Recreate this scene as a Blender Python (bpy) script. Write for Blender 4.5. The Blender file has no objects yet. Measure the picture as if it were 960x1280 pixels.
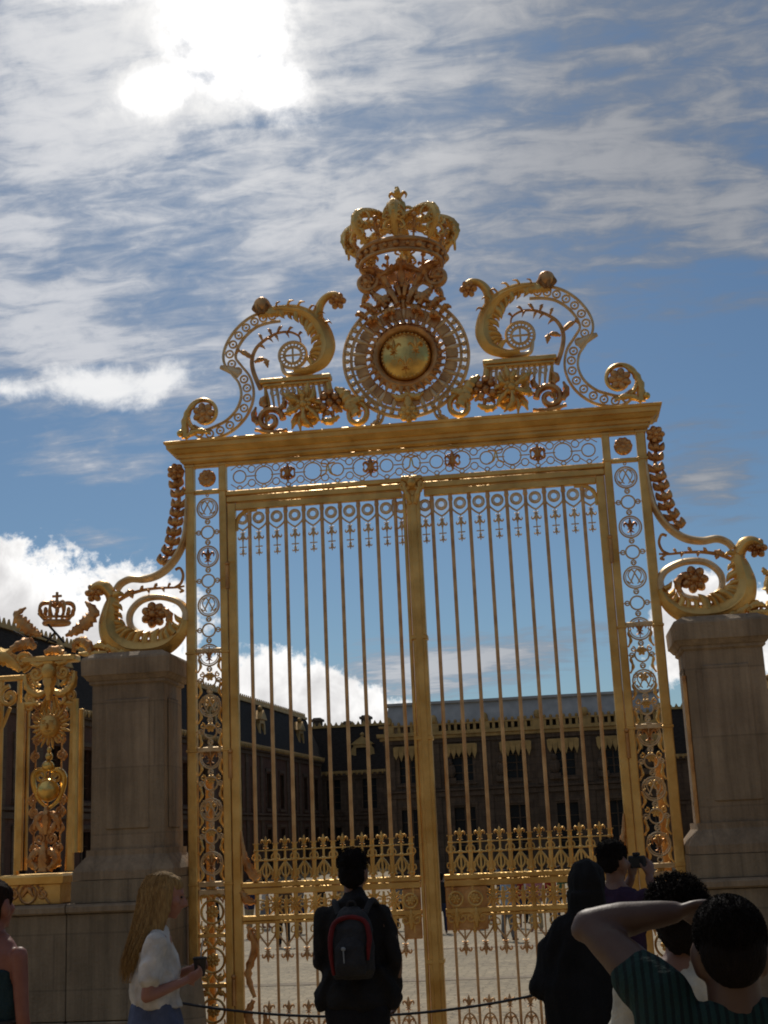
import bpy, bmesh, math, random
from math import sin, cos, pi, radians, sqrt, atan2
from mathutils import Vector, Matrix, noise, geometry
random.seed(7)
sc = bpy.context.scene
COL = sc.collection
# ------------------------------------------------------------------ camera
FPX, PITCH, ROLL, YAW = 1652.44, .2394, -.045, -.1169      # focal length in 960x1280 pixels
CAM = Vector((1.1278, -12.0, 1.63))
GZ = -0.25                                                  # ground level on this side of the gate
fw = Vector((sin(YAW)*cos(PITCH), cos(YAW)*cos(PITCH), sin(PITCH)))
rt = Vector((cos(YAW), -sin(YAW), 0)); up = rt.cross(fw)
rt, up = rt*cos(ROLL)+up*sin(ROLL), up*cos(ROLL)-rt*sin(ROLL)
cd = bpy.data.cameras.new('camera'); cam = bpy.data.objects.new('camera', cd); COL.objects.link(cam)
cam.matrix_world = Matrix(((rt.x, up.x, -fw.x, CAM.x), (rt.y, up.y, -fw.y, CAM.y), (rt.z, up.z, -fw.z, CAM.z), (0, 0, 0, 1)))
cd.sensor_fit = 'VERTICAL'; cd.sensor_height = 24; cd.lens = FPX/1280*24; cd.clip_start = .05; cd.clip_end = 6000
sc.camera = cam

def at(px, py, Y=0.0):
    """survey helper: a point seen in the photograph, laid on the vertical plane at depth Y"""
    d = fw + rt*((px-480)/FPX) + up*((640-py)/FPX)
    return CAM + d*((Y-CAM.y)/d.y)
def g2(px, py, Y=0.0):
    p = at(px, py, Y); return (p.x, p.z)

# ------------------------------------------------------------------ materials
def nt(name):
    m = bpy.data.materials.new(name); m.use_nodes = True
    n = m.node_tree.nodes; return m, n, m.node_tree.links, n['Principled BSDF']
def mat(name, col, rough=.6, metal=0., var=.25, scale=6., bump=.1, bscale=40., col2=None, rvar=0., coord='Object', spec=None, stretch=(1, 1, 1)):
    m, n, l, b = nt(name)
    tc = n.new('ShaderNodeTexCoord'); mp = n.new('ShaderNodeMapping'); l.new(tc.outputs[coord], mp.inputs[0]); mp.inputs['Scale'].default_value = stretch
    t = n.new('ShaderNodeTexNoise'); t.inputs['Scale'].default_value = scale; t.inputs['Detail'].default_value = 6; l.new(mp.outputs[0], t.inputs['Vector'])
    cr = n.new('ShaderNodeValToRGB'); cr.color_ramp.elements[0].position = .3; cr.color_ramp.elements[1].position = .7
    c2 = col2 or tuple(c*(1-var) for c in col); hi = tuple(min(1, c*(1+var*.5)) for c in col) if not col2 else col
    cr.color_ramp.elements[0].color = (*c2, 1); cr.color_ramp.elements[1].color = (*hi, 1)
    l.new(t.outputs['Fac'], cr.inputs[0]); l.new(cr.outputs[0], b.inputs['Base Color'])
    b.inputs['Roughness'].default_value = rough; b.inputs['Metallic'].default_value = metal
    if spec is not None: b.inputs['Specular IOR Level'].default_value = spec
    if rvar:
        mr = n.new('ShaderNodeMapRange'); mr.inputs[1].default_value = .3; mr.inputs[2].default_value = .7
        mr.inputs[3].default_value = rough-rvar; mr.inputs[4].default_value = rough+rvar
        l.new(t.outputs['Fac'], mr.inputs[0]); l.new(mr.outputs[0], b.inputs['Roughness'])
    if bump:
        t2 = n.new('ShaderNodeTexNoise'); t2.inputs['Scale'].default_value = bscale; t2.inputs['Detail'].default_value = 4; l.new(mp.outputs[0], t2.inputs['Vector'])
        bp = n.new('ShaderNodeBump'); bp.inputs['Strength'].default_value = bump; bp.inputs['Distance'].default_value = .02
        l.new(t2.outputs['Fac'], bp.inputs['Height']); l.new(bp.outputs[0], b.inputs['Normal'])
    return m
GOLD = mat('gold_leaf', (.97, .66, .235), .44, .86, .3, 4, .3, 22, col2=(.62, .36, .10), rvar=.1)
GOLDT = mat('gilded_iron_bars', (.88, .59, .29), .5, .8, .3, 7, .1, 30, col2=(.55, .31, .14), rvar=.1)
GOLDB = mat('shade_brown_gilding', (.82, .49, .20), .45, .9, .3, 8, .3, 30, col2=(.42, .19, .075), rvar=.1)  # browner gold: shading from below on the dark ornaments put into the colour
GOLDS = mat('bright_burnished_gold', (.95, .6, .18), .3, 1., .3, 7, .25, 20)
GOLDO = mat('old_palace_gilding', (.55, .34, .12), .6, .6, .3, 2, .2, 10)
PALE = mat('glare_pale_gilding', (.88, .70, .44), .48, .6, .25, 9, .1, 40, col2=(.62, .42, .2))  # paler gold: sky glare around the openwork is mixed into the colour
def stone_mat(name, c1, c2, joint=None, js=(1., .45), jc=.6):
    m, n, l, b = nt(name)
    tc = n.new('ShaderNodeTexCoord')
    t = n.new('ShaderNodeTexNoise'); t.inputs['Scale'].default_value = 1.8; t.inputs['Detail'].default_value = 9; t.inputs['Roughness'].default_value = .65; l.new(tc.outputs['Object'], t.inputs['Vector'])
    cr = n.new('ShaderNodeValToRGB'); cr.color_ramp.elements[0].position = .32; cr.color_ramp.elements[1].position = .68
    cr.color_ramp.elements[0].color = (*c2, 1); cr.color_ramp.elements[1].color = (*c1, 1); l.new(t.outputs['Fac'], cr.inputs[0])
    # rain streaks running down the face
    mp = n.new('ShaderNodeMapping'); mp.inputs['Scale'].default_value = (7, 7, .5); l.new(tc.outputs['Object'], mp.inputs[0])
    s = n.new('ShaderNodeTexNoise'); s.inputs['Scale'].default_value = 1.4; s.inputs['Detail'].default_value = 9; s.inputs['Roughness'].default_value = .7; l.new(mp.outputs[0], s.inputs['Vector'])
    mr = n.new('ShaderNodeMapRange'); mr.inputs[1].default_value = .35; mr.inputs[2].default_value = .65; mr.inputs[3].default_value = .62; mr.inputs[4].default_value = 1.05; l.new(s.outputs['Fac'], mr.inputs[0])
    mx = n.new('ShaderNodeMix'); mx.data_type = 'RGBA'; mx.blend_type = 'MULTIPLY'; mx.inputs[0].default_value = 1
    l.new(cr.outputs[0], mx.inputs[6]); l.new(mr.outputs[0], mx.inputs[7])
    out = mx.outputs[2]
    t2 = n.new('ShaderNodeTexNoise'); t2.inputs['Scale'].default_value = 35; t2.inputs['Detail'].default_value = 6; l.new(tc.outputs['Object'], t2.inputs['Vector'])
    h = t2.outputs['Fac']
    if joint:
        mp2 = n.new('ShaderNodeMapping'); mp2.inputs['Rotation'].default_value = (pi/2, 0, 0); l.new(tc.outputs['Object'], mp2.inputs[0])
        br = n.new('ShaderNodeTexBrick'); br.inputs['Scale'].default_value = 1; br.inputs['Brick Width'].default_value = js[0]; br.inputs['Row Height'].default_value = js[1]
        br.inputs['Mortar Size'].default_value = joint; br.inputs['Color1'].default_value = (1, 1, 1, 1); br.inputs['Color2'].default_value = (.85, .85, .82, 1); br.inputs['Mortar'].default_value = (jc, jc, jc, 1)
        l.new(mp2.outputs[0], br.inputs['Vector'])
        m2 = n.new('ShaderNodeMix'); m2.data_type = 'RGBA'; m2.blend_type = 'MULTIPLY'; m2.inputs[0].default_value = 1
        l.new(out, m2.inputs[6]); l.new(br.outputs['Color'], m2.inputs[7]); out = m2.outputs[2]
    l.new(out, b.inputs['Base Color']); b.inputs['Roughness'].default_value = .85
    bp = n.new('ShaderNodeBump'); bp.inputs['Strength'].default_value = .7; bp.inputs['Distance'].default_value = .015; l.new(h, bp.inputs['Height']); l.new(bp.outputs[0], b.inputs['Normal'])
    return m
STONE = stone_mat('weathered_limestone', (.47, .35, .225), (.30, .215, .135), .008, (2.4, .58), .75)
STONEW = stone_mat('limestone_blocks', (.43, .335, .22), (.28, .21, .135), .008, (1.3, .46), .7)
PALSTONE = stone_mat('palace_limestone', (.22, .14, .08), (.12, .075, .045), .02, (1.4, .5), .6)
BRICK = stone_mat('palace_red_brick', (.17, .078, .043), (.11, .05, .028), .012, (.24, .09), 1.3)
SLATE = mat('dark_slate', (.045, .035, .028), .85, 0, .4, 3, .3, 12, stretch=(1, 1, 4), spec=.15)
LEAD = mat('weathered_lead_sheet', (.46, .43, .39), .7, .0, .2, 1.5, .1, 8)
GLASS = mat('dark_window_glass', (.018, .017, .016), .3, 0, .3, 1, 0, spec=.2)
WOODF = mat('painted_window_frame', (.07, .055, .04), .6, 0, .2, 3, .1)
IRON = mat('dark_iron', (.03, .03, .032), .45, .6, .3, 8, .1)
def skin_mat(name, c):
    m, n, l, b = nt(name); t = n.new('ShaderNodeTexNoise'); t.inputs['Scale'].default_value = 14; t.inputs['Detail'].default_value = 5
    tc = n.new('ShaderNodeTexCoord'); l.new(tc.outputs['Object'], t.inputs['Vector'])
    cr = n.new('ShaderNodeValToRGB'); cr.color_ramp.elements[0].position = .35; cr.color_ramp.elements[1].position = .65
    cr.color_ramp.elements[0].color = (c[0]*.85, c[1]*.75, c[2]*.72, 1); cr.color_ramp.elements[1].color = (*c, 1); l.new(t.outputs['Fac'], cr.inputs[0]); l.new(cr.outputs[0], b.inputs['Base Color'])
    b.inputs['Roughness'].default_value = .5; b.inputs['Subsurface Weight'].default_value = .08; b.inputs['Subsurface Radius'].default_value = (.02, .008, .004)
    t2 = n.new('ShaderNodeTexNoise'); t2.inputs['Scale'].default_value = 160; l.new(tc.outputs['Object'], t2.inputs['Vector'])
    bp = n.new('ShaderNodeBump'); bp.inputs['Strength'].default_value = .12; bp.inputs['Distance'].default_value = .004; l.new(t2.outputs['Fac'], bp.inputs['Height']); l.new(bp.outputs[0], b.inputs['Normal'])
    return m
SKB = skin_mat('deep_brown_skin', (.085, .046, .029)); SKL = skin_mat('light_skin', (.36, .165, .11)); SKT = skin_mat('tanned_skin', (.27, .105, .07)); SKM = skin_mat('olive_skin', (.19, .10, .065))
def cloth(name, c, r=.9, v=.3, s=12): return mat(name, c, r, 0, v, s, .35, 90, spec=.2)
def hairm(name, c, c2=None): return mat(name, c, .75, 0, .4, 30, .8, 70, col2=c2, spec=.1 if c[0] < .05 else .3, stretch=(3, 3, .6))

# ------------------------------------------------------------------ mesh builder
def cr_curve(P, n=6, closed=False):
    P = [Vector(p) for p in P]; out = []; N = len(P)
    rng = range(N if closed else N-1)
    for i in rng:
        if closed: a, b, c, d = P[(i-1) % N], P[i], P[(i+1) % N], P[(i+2) % N]
        else: a, b, c, d = P[max(i-1, 0)], P[i], P[i+1], P[min(i+2, N-1)]
        for k in range(n):
            t = k/n; out.append(.5*((2*b)+(c-a)*t+(2*a-5*b+4*c-d)*t*t+(3*b-a-3*c+d)*t**3))
    if not closed: out.append(P[-1])
    return out
def lerpw(w, n):
    if not isinstance(w, (list, tuple)): return [w]*n
    o = []
    for i in range(n):
        t = i/(n-1)*(len(w)-1) if n > 1 else 0; k = min(int(t), len(w)-2); f = t-k; o.append(w[k]*(1-f)+w[k+1]*f)
    return o
class MB:
    def __init__(s): s.v = []; s.f = []; s.T = Matrix.Identity(4)
    def add(s, vs, fs):
        o = len(s.v); s.v += [s.T @ Vector(v) for v in vs]; s.f += [tuple(i+o for i in f) for f in fs]; return s
    def box(s, x0, x1, y0, y1, z0, z1):
        return s.add([(x0,y0,z0),(x1,y0,z0),(x1,y1,z0),(x0,y1,z0),(x0,y0,z1),(x1,y0,z1),(x1,y1,z1),(x0,y1,z1)],
              [(0,3,2,1),(4,5,6,7),(0,1,5,4),(1,2,6,5),(2,3,7,6),(3,0,4,7)])
    def cbox(s, x0, x1, y0, y1, z0, z1, c=.01):
        """box with chamfered vertical edges and small top/bottom chamfers"""
        R = [(z0, c), (z0+c, 0), (z1-c, 0), (z1, c)]; vs = []; fs = []
        for z, d in R:
            a0, a1, b0, b1 = x0+d, x1-d, y0+d, y1-d
            vs += [(a0+c,b0,z),(a1-c,b0,z),(a1,b0+c,z),(a1,b1-c,z),(a1-c,b1,z),(a0+c,b1,z),(a0,b1-c,z),(a0,b0+c,z)]
        for r in range(3):
            for k in range(8): fs.append((r*8+k, r*8+(k+1) % 8, r*8+8+(k+1) % 8, r*8+8+k))
        fs.append(tuple(reversed(range(8)))); fs.append(tuple(range(24, 32)))
        return s.add(vs, fs)
    def loftrect(s, cx, cy, L):
        """L: list of (z, hx, hy) rectangles"""
        vs = []; fs = []
        for z, hx, hy in L: vs += [(cx-hx,cy-hy,z),(cx+hx,cy-hy,z),(cx+hx,cy+hy,z),(cx-hx,cy+hy,z)]
        for r in range(len(L)-1):
            for k in range(4): fs.append((r*4+k, r*4+(k+1) % 4, r*4+4+(k+1) % 4, r*4+4+k))
        fs.append((3,2,1,0)); n = len(L)*4; fs.append((n-4,n-3,n-2,n-1)); return s.add(vs, fs)
    def tube(s, P, r, n=8, closed=False, fy=1.0, caps=True):
        """swept tube; fy flattens it in Y"""
        P = [Vector(p) for p in P]; N = len(P); R = lerpw(r, N); vs = []; fs = []
        ref = None
        for i in range(N):
            if closed: d = P[(i+1) % N]-P[i-1]
            else: d = P[min(i+1, N-1)]-P[max(i-1, 0)]
            if d.length < 1e-9: d = Vector((0,0,1))
            d.normalize()
            if ref is None: ref = Vector((0,1,0)) if abs(d.y) < .9 else Vector((1,0,0))
            a = d.cross(ref)
            if a.length < 1e-4: a = d.cross(Vector((1,0,0)))
            a.normalize(); b = a.cross(d).normalized(); ref = b
            for k in range(n):
                t = 2*pi*k/n+pi/n; o = a*cos(t)*R[i]+b*sin(t)*R[i]
                if fy != 1: o.y *= fy
                vs.append(P[i]+o)
        for i in range(N if closed else N-1):
            j = (i+1) % N
            for k in range(n): fs.append((i*n+k, i*n+(k+1) % n, j*n+(k+1) % n, j*n+k))
        if caps and not closed: fs.append(tuple(range(n))[::-1]); fs.append(tuple(range((N-1)*n, N*n)))
        return s.add(vs, fs)
    def ball(s, c, rx, ry=None, rz=None, nu=12, nv=8, rot=None):
        ry = rx if ry is None else ry; rz = rx if rz is None else rz; c = Vector(c); vs = [Vector((0,0,-rz))]
        for j in range(1, nv):
            p = -pi/2+pi*j/nv
            for i in range(nu): vs.append(Vector((rx*cos(p)*cos(2*pi*i/nu), ry*cos(p)*sin(2*pi*i/nu), rz*sin(p))))
        vs.append(Vector((0,0,rz)))
        if rot is not None: vs = [rot @ v for v in vs]
        vs = [v+c for v in vs]; fs = []; L = len(vs)-1
        for i in range(nu): fs.append((0, 1+(i+1) % nu, 1+i)); fs.append((L, L-nu+i, L-nu+(i+1) % nu))
        for j in range(nv-2):
            for i in range(nu): a = 1+j*nu; fs.append((a+i, a+(i+1) % nu, a+nu+(i+1) % nu, a+nu+i))
        return s.add(vs, fs)
    def cap(s, a, ra, b, rb, n=12):
        """tapered capsule"""
        a = Vector(a); b = Vector(b); d = (b-a)
        if d.length < 1e-6: return s.ball(a, ra)
        d.normalize(); x = d.orthogonal().normalized(); y = d.cross(x); vs = [a-d*ra]; ring = []
        for t in (-60, -30, 0): ring.append((a+d*ra*sin(radians(t)), ra*cos(radians(t))))
        for t in (0, 30, 60): ring.append((b+d*rb*sin(radians(t)), rb*cos(radians(t))))
        for c, r in ring:
            for k in range(n): vs.append(c+x*r*cos(2*pi*k/n)+y*r*sin(2*pi*k/n))
        vs.append(b+d*rb); fs = []; L = len(vs)-1
        for k in range(n): fs.append((0, 1+(k+1) % n, 1+k)); fs.append((L, L-n+k, L-n+(k+1) % n))
        for j in range(5):
            for k in range(n): q = 1+j*n; fs.append((q+k, q+(k+1) % n, q+n+(k+1) % n, q+n+k))
        return s.add(vs, fs)
    def loft(s, L, n=20):
        """L: list of (x,y,z,rx,ry) horizontal ellipses"""
        vs = []; fs = []
        for x, y, z, rx, ry in L:
            for k in range(n): vs.append((x+rx*cos(2*pi*k/n), y+ry*sin(2*pi*k/n), z))
        for i in range(len(L)-1):
            for k in range(n): fs.append((i*n+k, i*n+(k+1) % n, i*n+n+(k+1) % n, i*n+n+k))
        fs.append(tuple(range(n))[::-1]); fs.append(tuple(range((len(L)-1)*n, len(L)*n))); return s.add(vs, fs)
    def lathe(s, c, prof, n=16):
        vs = []; fs = []; c = Vector(c)
        for r, z in prof:
            for k in range(n): vs.append(c+Vector((max(r, .0005)*cos(2*pi*k/n), max(r, .0005)*sin(2*pi*k/n), z)))
        for i in range(len(prof)-1):
            for k in range(n): fs.append((i*n+k, i*n+(k+1) % n, i*n+n+(k+1) % n, i*n+n+k))
        fs.append(tuple(range(n))[::-1]); fs.append(tuple(range((len(prof)-1)*n, len(prof)*n))); return s.add(vs, fs)
    def ring(s, x, z, R, r, y=0, n=24, m=6, fy=1.0, a0=0, a1=2*pi):
        full = abs(a1-a0-2*pi) < 1e-6
        P = [(x+R*cos(a0+(a1-a0)*k/n), y, z+R*sin(a0+(a1-a0)*k/n)) for k in range(n if full else n+1)]
        return s.tube(P, r, m, closed=full, fy=fy)
    def prism(s, pts, y0, y1):
        P = [Vector((p[0], 0, p[1])) for p in pts]; tri = geometry.tessellate_polygon([P]); N = len(P)
        vs = [(p.x, y0, p.z) for p in P]+[(p.x, y1, p.z) for p in P]; fs = [tuple(t) for t in tri]+[tuple(i+N for i in reversed(t)) for t in tri]
        for i in range(N): j = (i+1) % N; fs.append((i, j, j+N, i+N))
        return s.add(vs, fs)
    def leaf(s, P, w, y=0, th=.02, bulge=.03, serr=0, amp=.35, side=0, n=6, curl=0.):
        """acanthus leaf: ridge along the curve P (x,z), half-widths w, serrated edges.  side 0 both, 1 left, -1 right"""
        C = cr_curve([(p[0], 0, p[1]) for p in P], n); N = len(C); W = lerpw(w, N); vs = []; fs = []; acc = 0; nn = 6
        tot = sum((C[i+1]-C[i]).length for i in range(N-1))
        for i in range(N):
            d = (C[min(i+1, N-1)]-C[max(i-1, 0)]).normalized(); nrm = Vector((-d.z, 0, d.x))
            if i: acc += (C[i]-C[i-1]).length
            ph = (acc/tot*serr) % 1 if serr else 0; saw = 1-amp*(1-abs(2*ph-1)) if serr else 1
            wl = W[i]*(saw if side >= 0 else .8); wr = W[i]*(saw if side <= 0 else .8)
            yb = y-curl*(i/(N-1))**2
            b = bulge*min(1, W[i]/max(max(W), 1e-6)+.2)
            grv = .25*b*(1 if (ph < .5) else 0) if serr else 0
            for off, yy in ((wl, yb), (wl*.55, yb-b*.75-grv), (0, yb-b), (-wr*.55, yb-b*.75-grv), (-wr, yb), (0, yb+th)):
                q = C[i]+nrm*off; vs.append((q.x, yy, q.z))
        for i in range(N-1):
            for k in range(nn): fs.append((i*nn+k, i*nn+(k+1) % nn, i*nn+nn+(k+1) % nn, i*nn+nn+k))
        fs.append(tuple(range(nn))[::-1]); fs.append(tuple(range((N-1)*nn, N*nn))); return s.add(vs, fs)
    def rosette(s, x, z, R, y=0, n=8, d=.35):
        for k in range(n):
            a = 2*pi*k/n; s.ball((x+R*.58*cos(a), y-.0, z+R*.58*sin(a)), R*.42, R*d, R*.33, 8, 6, Matrix.Rotation(-a, 3, 'Y'))
        s.ball((x, y-R*d*.6, z), R*.3, R*d*.8, R*.3, 10, 6)
        for k in range(n): a = 2*pi*(k+.5)/n; s.ball((x+R*.34*cos(a), y-R*d*.5, z+R*.34*sin(a)), R*.2, R*d*.5, R*.14, 8, 5, Matrix.Rotation(-a, 3, 'Y'))
        return s
    def fleur(s, x, z, h, y=0, ang=0., th=.012):
        """fleur-de-lis of height h pointing up, turned by ang in the XZ plane"""
        c, q = cos(ang), sin(ang)
        def L(P): return [(x+(a*c-b*q)*h, z+(a*q+b*c)*h) for a, b in P]
        s.leaf(L([(0, -.12), (0, .15), (0, .5)]), [h*.04, h*.12, h*.09, h*.01], y, th, th, n=4)
        for g in (1, -1):
            s.leaf(L([(g*.05, -.1), (g*.12, .1), (g*.25, .22), (g*.34, .12), (g*.3, .0)]), [h*.04, h*.07, h*.07, h*.05, h*.015], y, th, th, n=3)
            s.leaf(L([(g*.04, -.16), (g*.1, -.28), (g*.2, -.3)]), [h*.03, h*.04, h*.01], y, th, th, n=3)
        s.leaf(L([(0, -.14), (0, -.5)]), [h*.05, h*.02], y, th, th, n=3)
        s.tube([(x+(-.17*c+.13*q)*h, y-th*.6, z+(-.17*q-.13*c)*h), (x+(.17*c+.13*q)*h, y-th*.6, z+(.17*q-.13*c)*h)], h*.035, 6)
        return s
    def fringe(s, P, w, side, y=0, step=.075, size=.07, n=6, lean=.9, th=.015):
        """row of overlapping leaflets along one edge of a curve"""
        C = cr_curve([(p[0], 0, p[1]) for p in P], n); N = len(C); W = lerpw(w, N); acc = 0; wm = max(W)
        for i in range(1, N-1):
            acc += (C[i]-C[i-1]).length
            if acc < step: continue
            acc = 0; d = (C[i+1]-C[i-1]).normalized(); q = Vector((-d.z, 0, d.x))*side; k = size*(.55+.45*W[i]/wm)*random.uniform(.75, 1.3)
            a = C[i]+q*W[i]*.45; b = C[i]+q*(W[i]*.95+k*.35)+d*k*.15*lean; c = C[i]+q*(W[i]*.9+k*.95)+d*k*.75*lean
            s.leaf([(a.x, a.z), (b.x, b.z), (c.x, c.z)], [k*.42, k*.36, k*.02], y-.015-random.random()*.03, th, .03, n=3)
        return s
    def spiral(s, x, z, R, turns, a0, w, y=0, r1=.1, hand=1, n=30, fy=1.0, m=8):
        P = []
        for i in range(n+1):
            t = i/n; r = R*(1-t*(1-r1)); a = a0+hand*2*pi*turns*t; P.append((x+r*cos(a), y, z+r*sin(a)))
        return s.tube(P, w, m, fy=fy)
    def build(s, name, m, parent=None, smooth=True, angle=40):
        me = bpy.data.meshes.new(name); me.from_pydata([tuple(v) for v in s.v], [], s.f); me.materials.append(m)
        bm = bmesh.new(); bm.from_mesh(me); bmesh.ops.recalc_face_normals(bm, faces=bm.faces)
        if smooth:
            for f in bm.faces: f.smooth = True
            ca = cos(radians(angle))
            for e in bm.edges:
                if len(e.link_faces) == 2 and e.link_faces[0].normal.dot(e.link_faces[1].normal) < ca: e.smooth = False
        bm.to_mesh(me); bm.free()
        o = bpy.data.objects.new(name, me); COL.objects.link(o)
        if parent: o.parent = parent
        return o
def thing(name, label, cat, loc=(0,0,0), rz=0, group=None):
    o = bpy.data.objects.new(name, None); COL.objects.link(o); o.empty_display_size = .2
    o.location = loc; o.rotation_euler = (0,0,rz); o['label'] = label; o['category'] = cat
    if group: o['group'] = group
    return o
def tag(o, label, cat, group=None):
    o['label'] = label; o['category'] = cat
    if group: o['group'] = group
    return o
def dup(root, loc=None, rz=None, label=None, scale=None, group=None):
    kids = [o for o in COL.objects if o.parent]
    def rec(o, par):
        c = o.copy(); COL.objects.link(c)
        if par: c.parent = par
        for k in kids:
            if k.parent == o: rec(k, c)
        return c
    c = rec(root, None)
    if loc is not None: c.location = loc
    if rz is not None: c.rotation_euler = (0,0,rz)
    if scale: c.scale = scale
    if label: c['label'] = label
    if group: c['group'] = group
    return c
def mirror_part(o):
    """a child part repeated on the other side of the gate's centre line"""
    c = o.copy(); COL.objects.link(c); c.parent = o.parent; c.scale = (-1, 1, 1)
    for k in [q for q in COL.objects if q.parent == o]:
        d = k.copy(); COL.objects.link(d); d.parent = c
    return c
def rebase(e, loc):
    loc = Vector(loc)
    for k in [o for o in COL.objects if o.parent == e]: k.location = Vector(k.location)-loc
    e.location = loc
def V3(P, y=0): return [(p[0], y, p[1]) for p in P]
def tr1(L): return [g2(200+x/3, 220+y/3) for x, y in L]            # crest survey, left half
def tr3(L): return [g2(x/3.4286, 560+y/3.4286) for x, y in L]      # console survey, left side

# ================================================================== GATEWAY (fixed frame, pilasters, frieze, cornice, crest)
gw = thing('gateway', 'tall gilded gateway frame with openwork posts and a crowned sun medallion on its cornice', 'gateway')
for x0, x1 in ((2.105, 2.19), (1.79, 1.86)):
    p = MB().cbox(x0, x1, -.045, .045, -.2, 5.185, .008)
    for z in (5.16, 4.905, 3.35, 2.45, 1.27): p.cbox(x0-.008, x1+.008, -.053, .053, z-.012, z+.012, .004)
    o = p.build('post', GOLD, gw); mirror_part(o)
o = MB().cbox(2.02, 2.09, .20, .27, -.2, 2.2, .008).build('rear_stay', GOLDB, gw); mirror_part(o)
# openwork filling of the pilasters
m = MB(); cx = 1.982; z = 4.74; k = 0; fl = []; mono = []
while z > 1.35:
    if k % 2 == 0:
        m.ring(cx, z, .1, .0085, n=28); m.ring(cx, z, .083, .005, n=28)
        (fl if (k//2) % 2 else mono).append(z)
    else:
        m.ring(cx, z, .062, .0085, n=20)
        for sx in (-1, 1): m.ring(cx+sx*.088, z, .02, .007, n=12); m.tube([(cx+sx*.062, 0, z), (cx+sx*.12, 0, z)], .006, 6)
    m.ring(cx, z-.131 if k % 2 == 0 else z-.0975, .022, .007, n=12)
    m.ring(cx, z+.131 if k % 2 == 0 else z+.0975, .012, .006, n=10)
    z -= .235; k += 1
for zz in (3.37, 2.46, 1.27, 1.2): m.cbox(1.862, 2.103, -.02, .02, zz-.022, zz+.022, .004)
tr = m.build('openwork_panel', PALE, gw)
m = MB(); zq = 3.25; k = 0
while zq > 1.35:
    for u in (1, -1):
        m.leaf([(cx+u*.115, zq-.08), (cx+u*.085, zq-.02), (cx+u*.10, zq+.05), (cx+u*.07, zq+.085)], [.008, .017, .015, .003], .01, .012, .015, 3)
        m.spiral(cx+u*.075, zq-.10, .026, 1.2, radians(90), .007, .01, .25, u, 12, m=5)
    m.rosette(cx, zq-.1175, .045, .012, 6, .3)
    zq -= .235
m.build('leaf_filling', GOLD, tr)
for zz in fl: MB().fleur(cx, zz, .17, 0, 0, .022).build('fleur_de_lis', GOLDB, tr)
for zz in mono:
    q = MB()
    for g in (1, -1):
        q.tube(cr_curve([(cx-g*.06, 0, zz+.06), (cx-g*.02, 0, zz+.07), (cx+g*.02, 0, zz), (cx+g*.045, 0, zz-.05), (cx+g*.07, 0, zz-.03)], 4), .007, 6)
        q.tube(cr_curve([(cx+g*.03, 0, zz+.07), (cx+g*.06, 0, zz+.02), (cx+g*.02, 0, zz-.06)], 4), .006, 6)
    q.build('cipher', PALE, tr)
mirror_part(tr)
# lower third of the pilaster: richer leafwork
m = MB()
for zz, R in ((1.03, .1), (.62, .105), (.2, .1)):
    m.ring(cx, zz, R, .012, n=26); m.rosette(cx, zz, R*.62, 0, 8)
    for g in (1, -1):
        for u in (1, -1):
            m.spiral(cx+g*.075, zz+u*.15, .034, 1.3, radians(90), .010, 0, .2, g, 14, m=5); m.leaf([(cx+g*.02, zz+u*.12), (cx+g*.05, zz+u*.17), (cx+g*.03, zz+u*.2)], [.01, .02, .004], 0, .012, .015, 3)
            m.leaf([(cx+g*.01, zz+u*(R+.01)), (cx+g*.05, zz+u*(R+.05)), (cx+g*.1, zz+u*(R+.03)), (cx+g*.095, zz+u*(R-.03))], [.012, .022, .018, .004], 0, .014, .02, 3)
for zz in (.83, .41, -.02, -.16): m.cbox(1.862, 2.103, -.025, .025, zz-.018, zz+.018, .004)
o = m.build('leafwork_panel', GOLD, gw); mirror_part(o)
# rosette in the square panel at the frieze end
m = MB().cbox(1.862, 2.103, -.03, .03, 4.885, 4.92, .004)
ro = m.build('corner_panel', GOLD, gw); MB().rosette(1.982, 5.04, .088, -.01, 10, .3).ring(1.982, 5.04, .078, .008, y=.01).build('rosette', GOLDB, ro); mirror_part(ro)
# frieze
m = MB(); n = 15; sp = 3.56/n; ff = []
for i in range(n):
    x = -1.78+sp*(i+.5)
    if i % 4 == 3 or False: ff.append(x)
    m.ring(x, 5.03, .085 if i % 2 else .062, .007, n=22)
    for u in (-1, 1):
        m.ring(x, 5.03+u*.112, .022, .006, n=12)
        if i < n-1: m.ring(x+sp/2, 5.03+u*.07, .035, .006, n=14)
    if i < n-1: m.tube([(x+.07, 0, 5.03), (x+sp-.07, 0, 5.03)], .006, 6)
    m.tube([(x-.085, 0, 5.1), (x, 0, 5.155), (x+.085, 0, 5.1)], .005, 6); m.tube([(x-.085, 0, 4.96), (x, 0, 4.9), (x+.085, 0, 4.96)], .005, 6)
fz = m.build('frieze_openwork', PALE, gw)
for x in (-1.19, -.39, .39, 1.19): MB().fleur(x, 5.03, .2, -.01, 0, .02).fleur(x, 5.03, .2, -.01, pi, .018).build('fleur_de_lis', GOLDB, fz)
for x in (-.8, 0, .8):
    q = MB()
    for g in (1, -1): q.tube(cr_curve([(x-g*.07, -.01, 5.1), (x, -.01, 5.08), (x+g*.02, -.01, 5.0), (x+g*.075, -.01, 4.97)], 4), .008, 6)
    q.build('cipher', GOLDS, fz)
MB().cbox(-1.79, 1.79, -.05, .05, 4.84, 4.888, .008).cbox(-1.79, 1.79, -.035, .035, 4.775, 4.838, .008).cbox(-2.1, 2.1, -.04, .04, 5.15, 5.183, .006).build('lintel', GOLD, gw)
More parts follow.
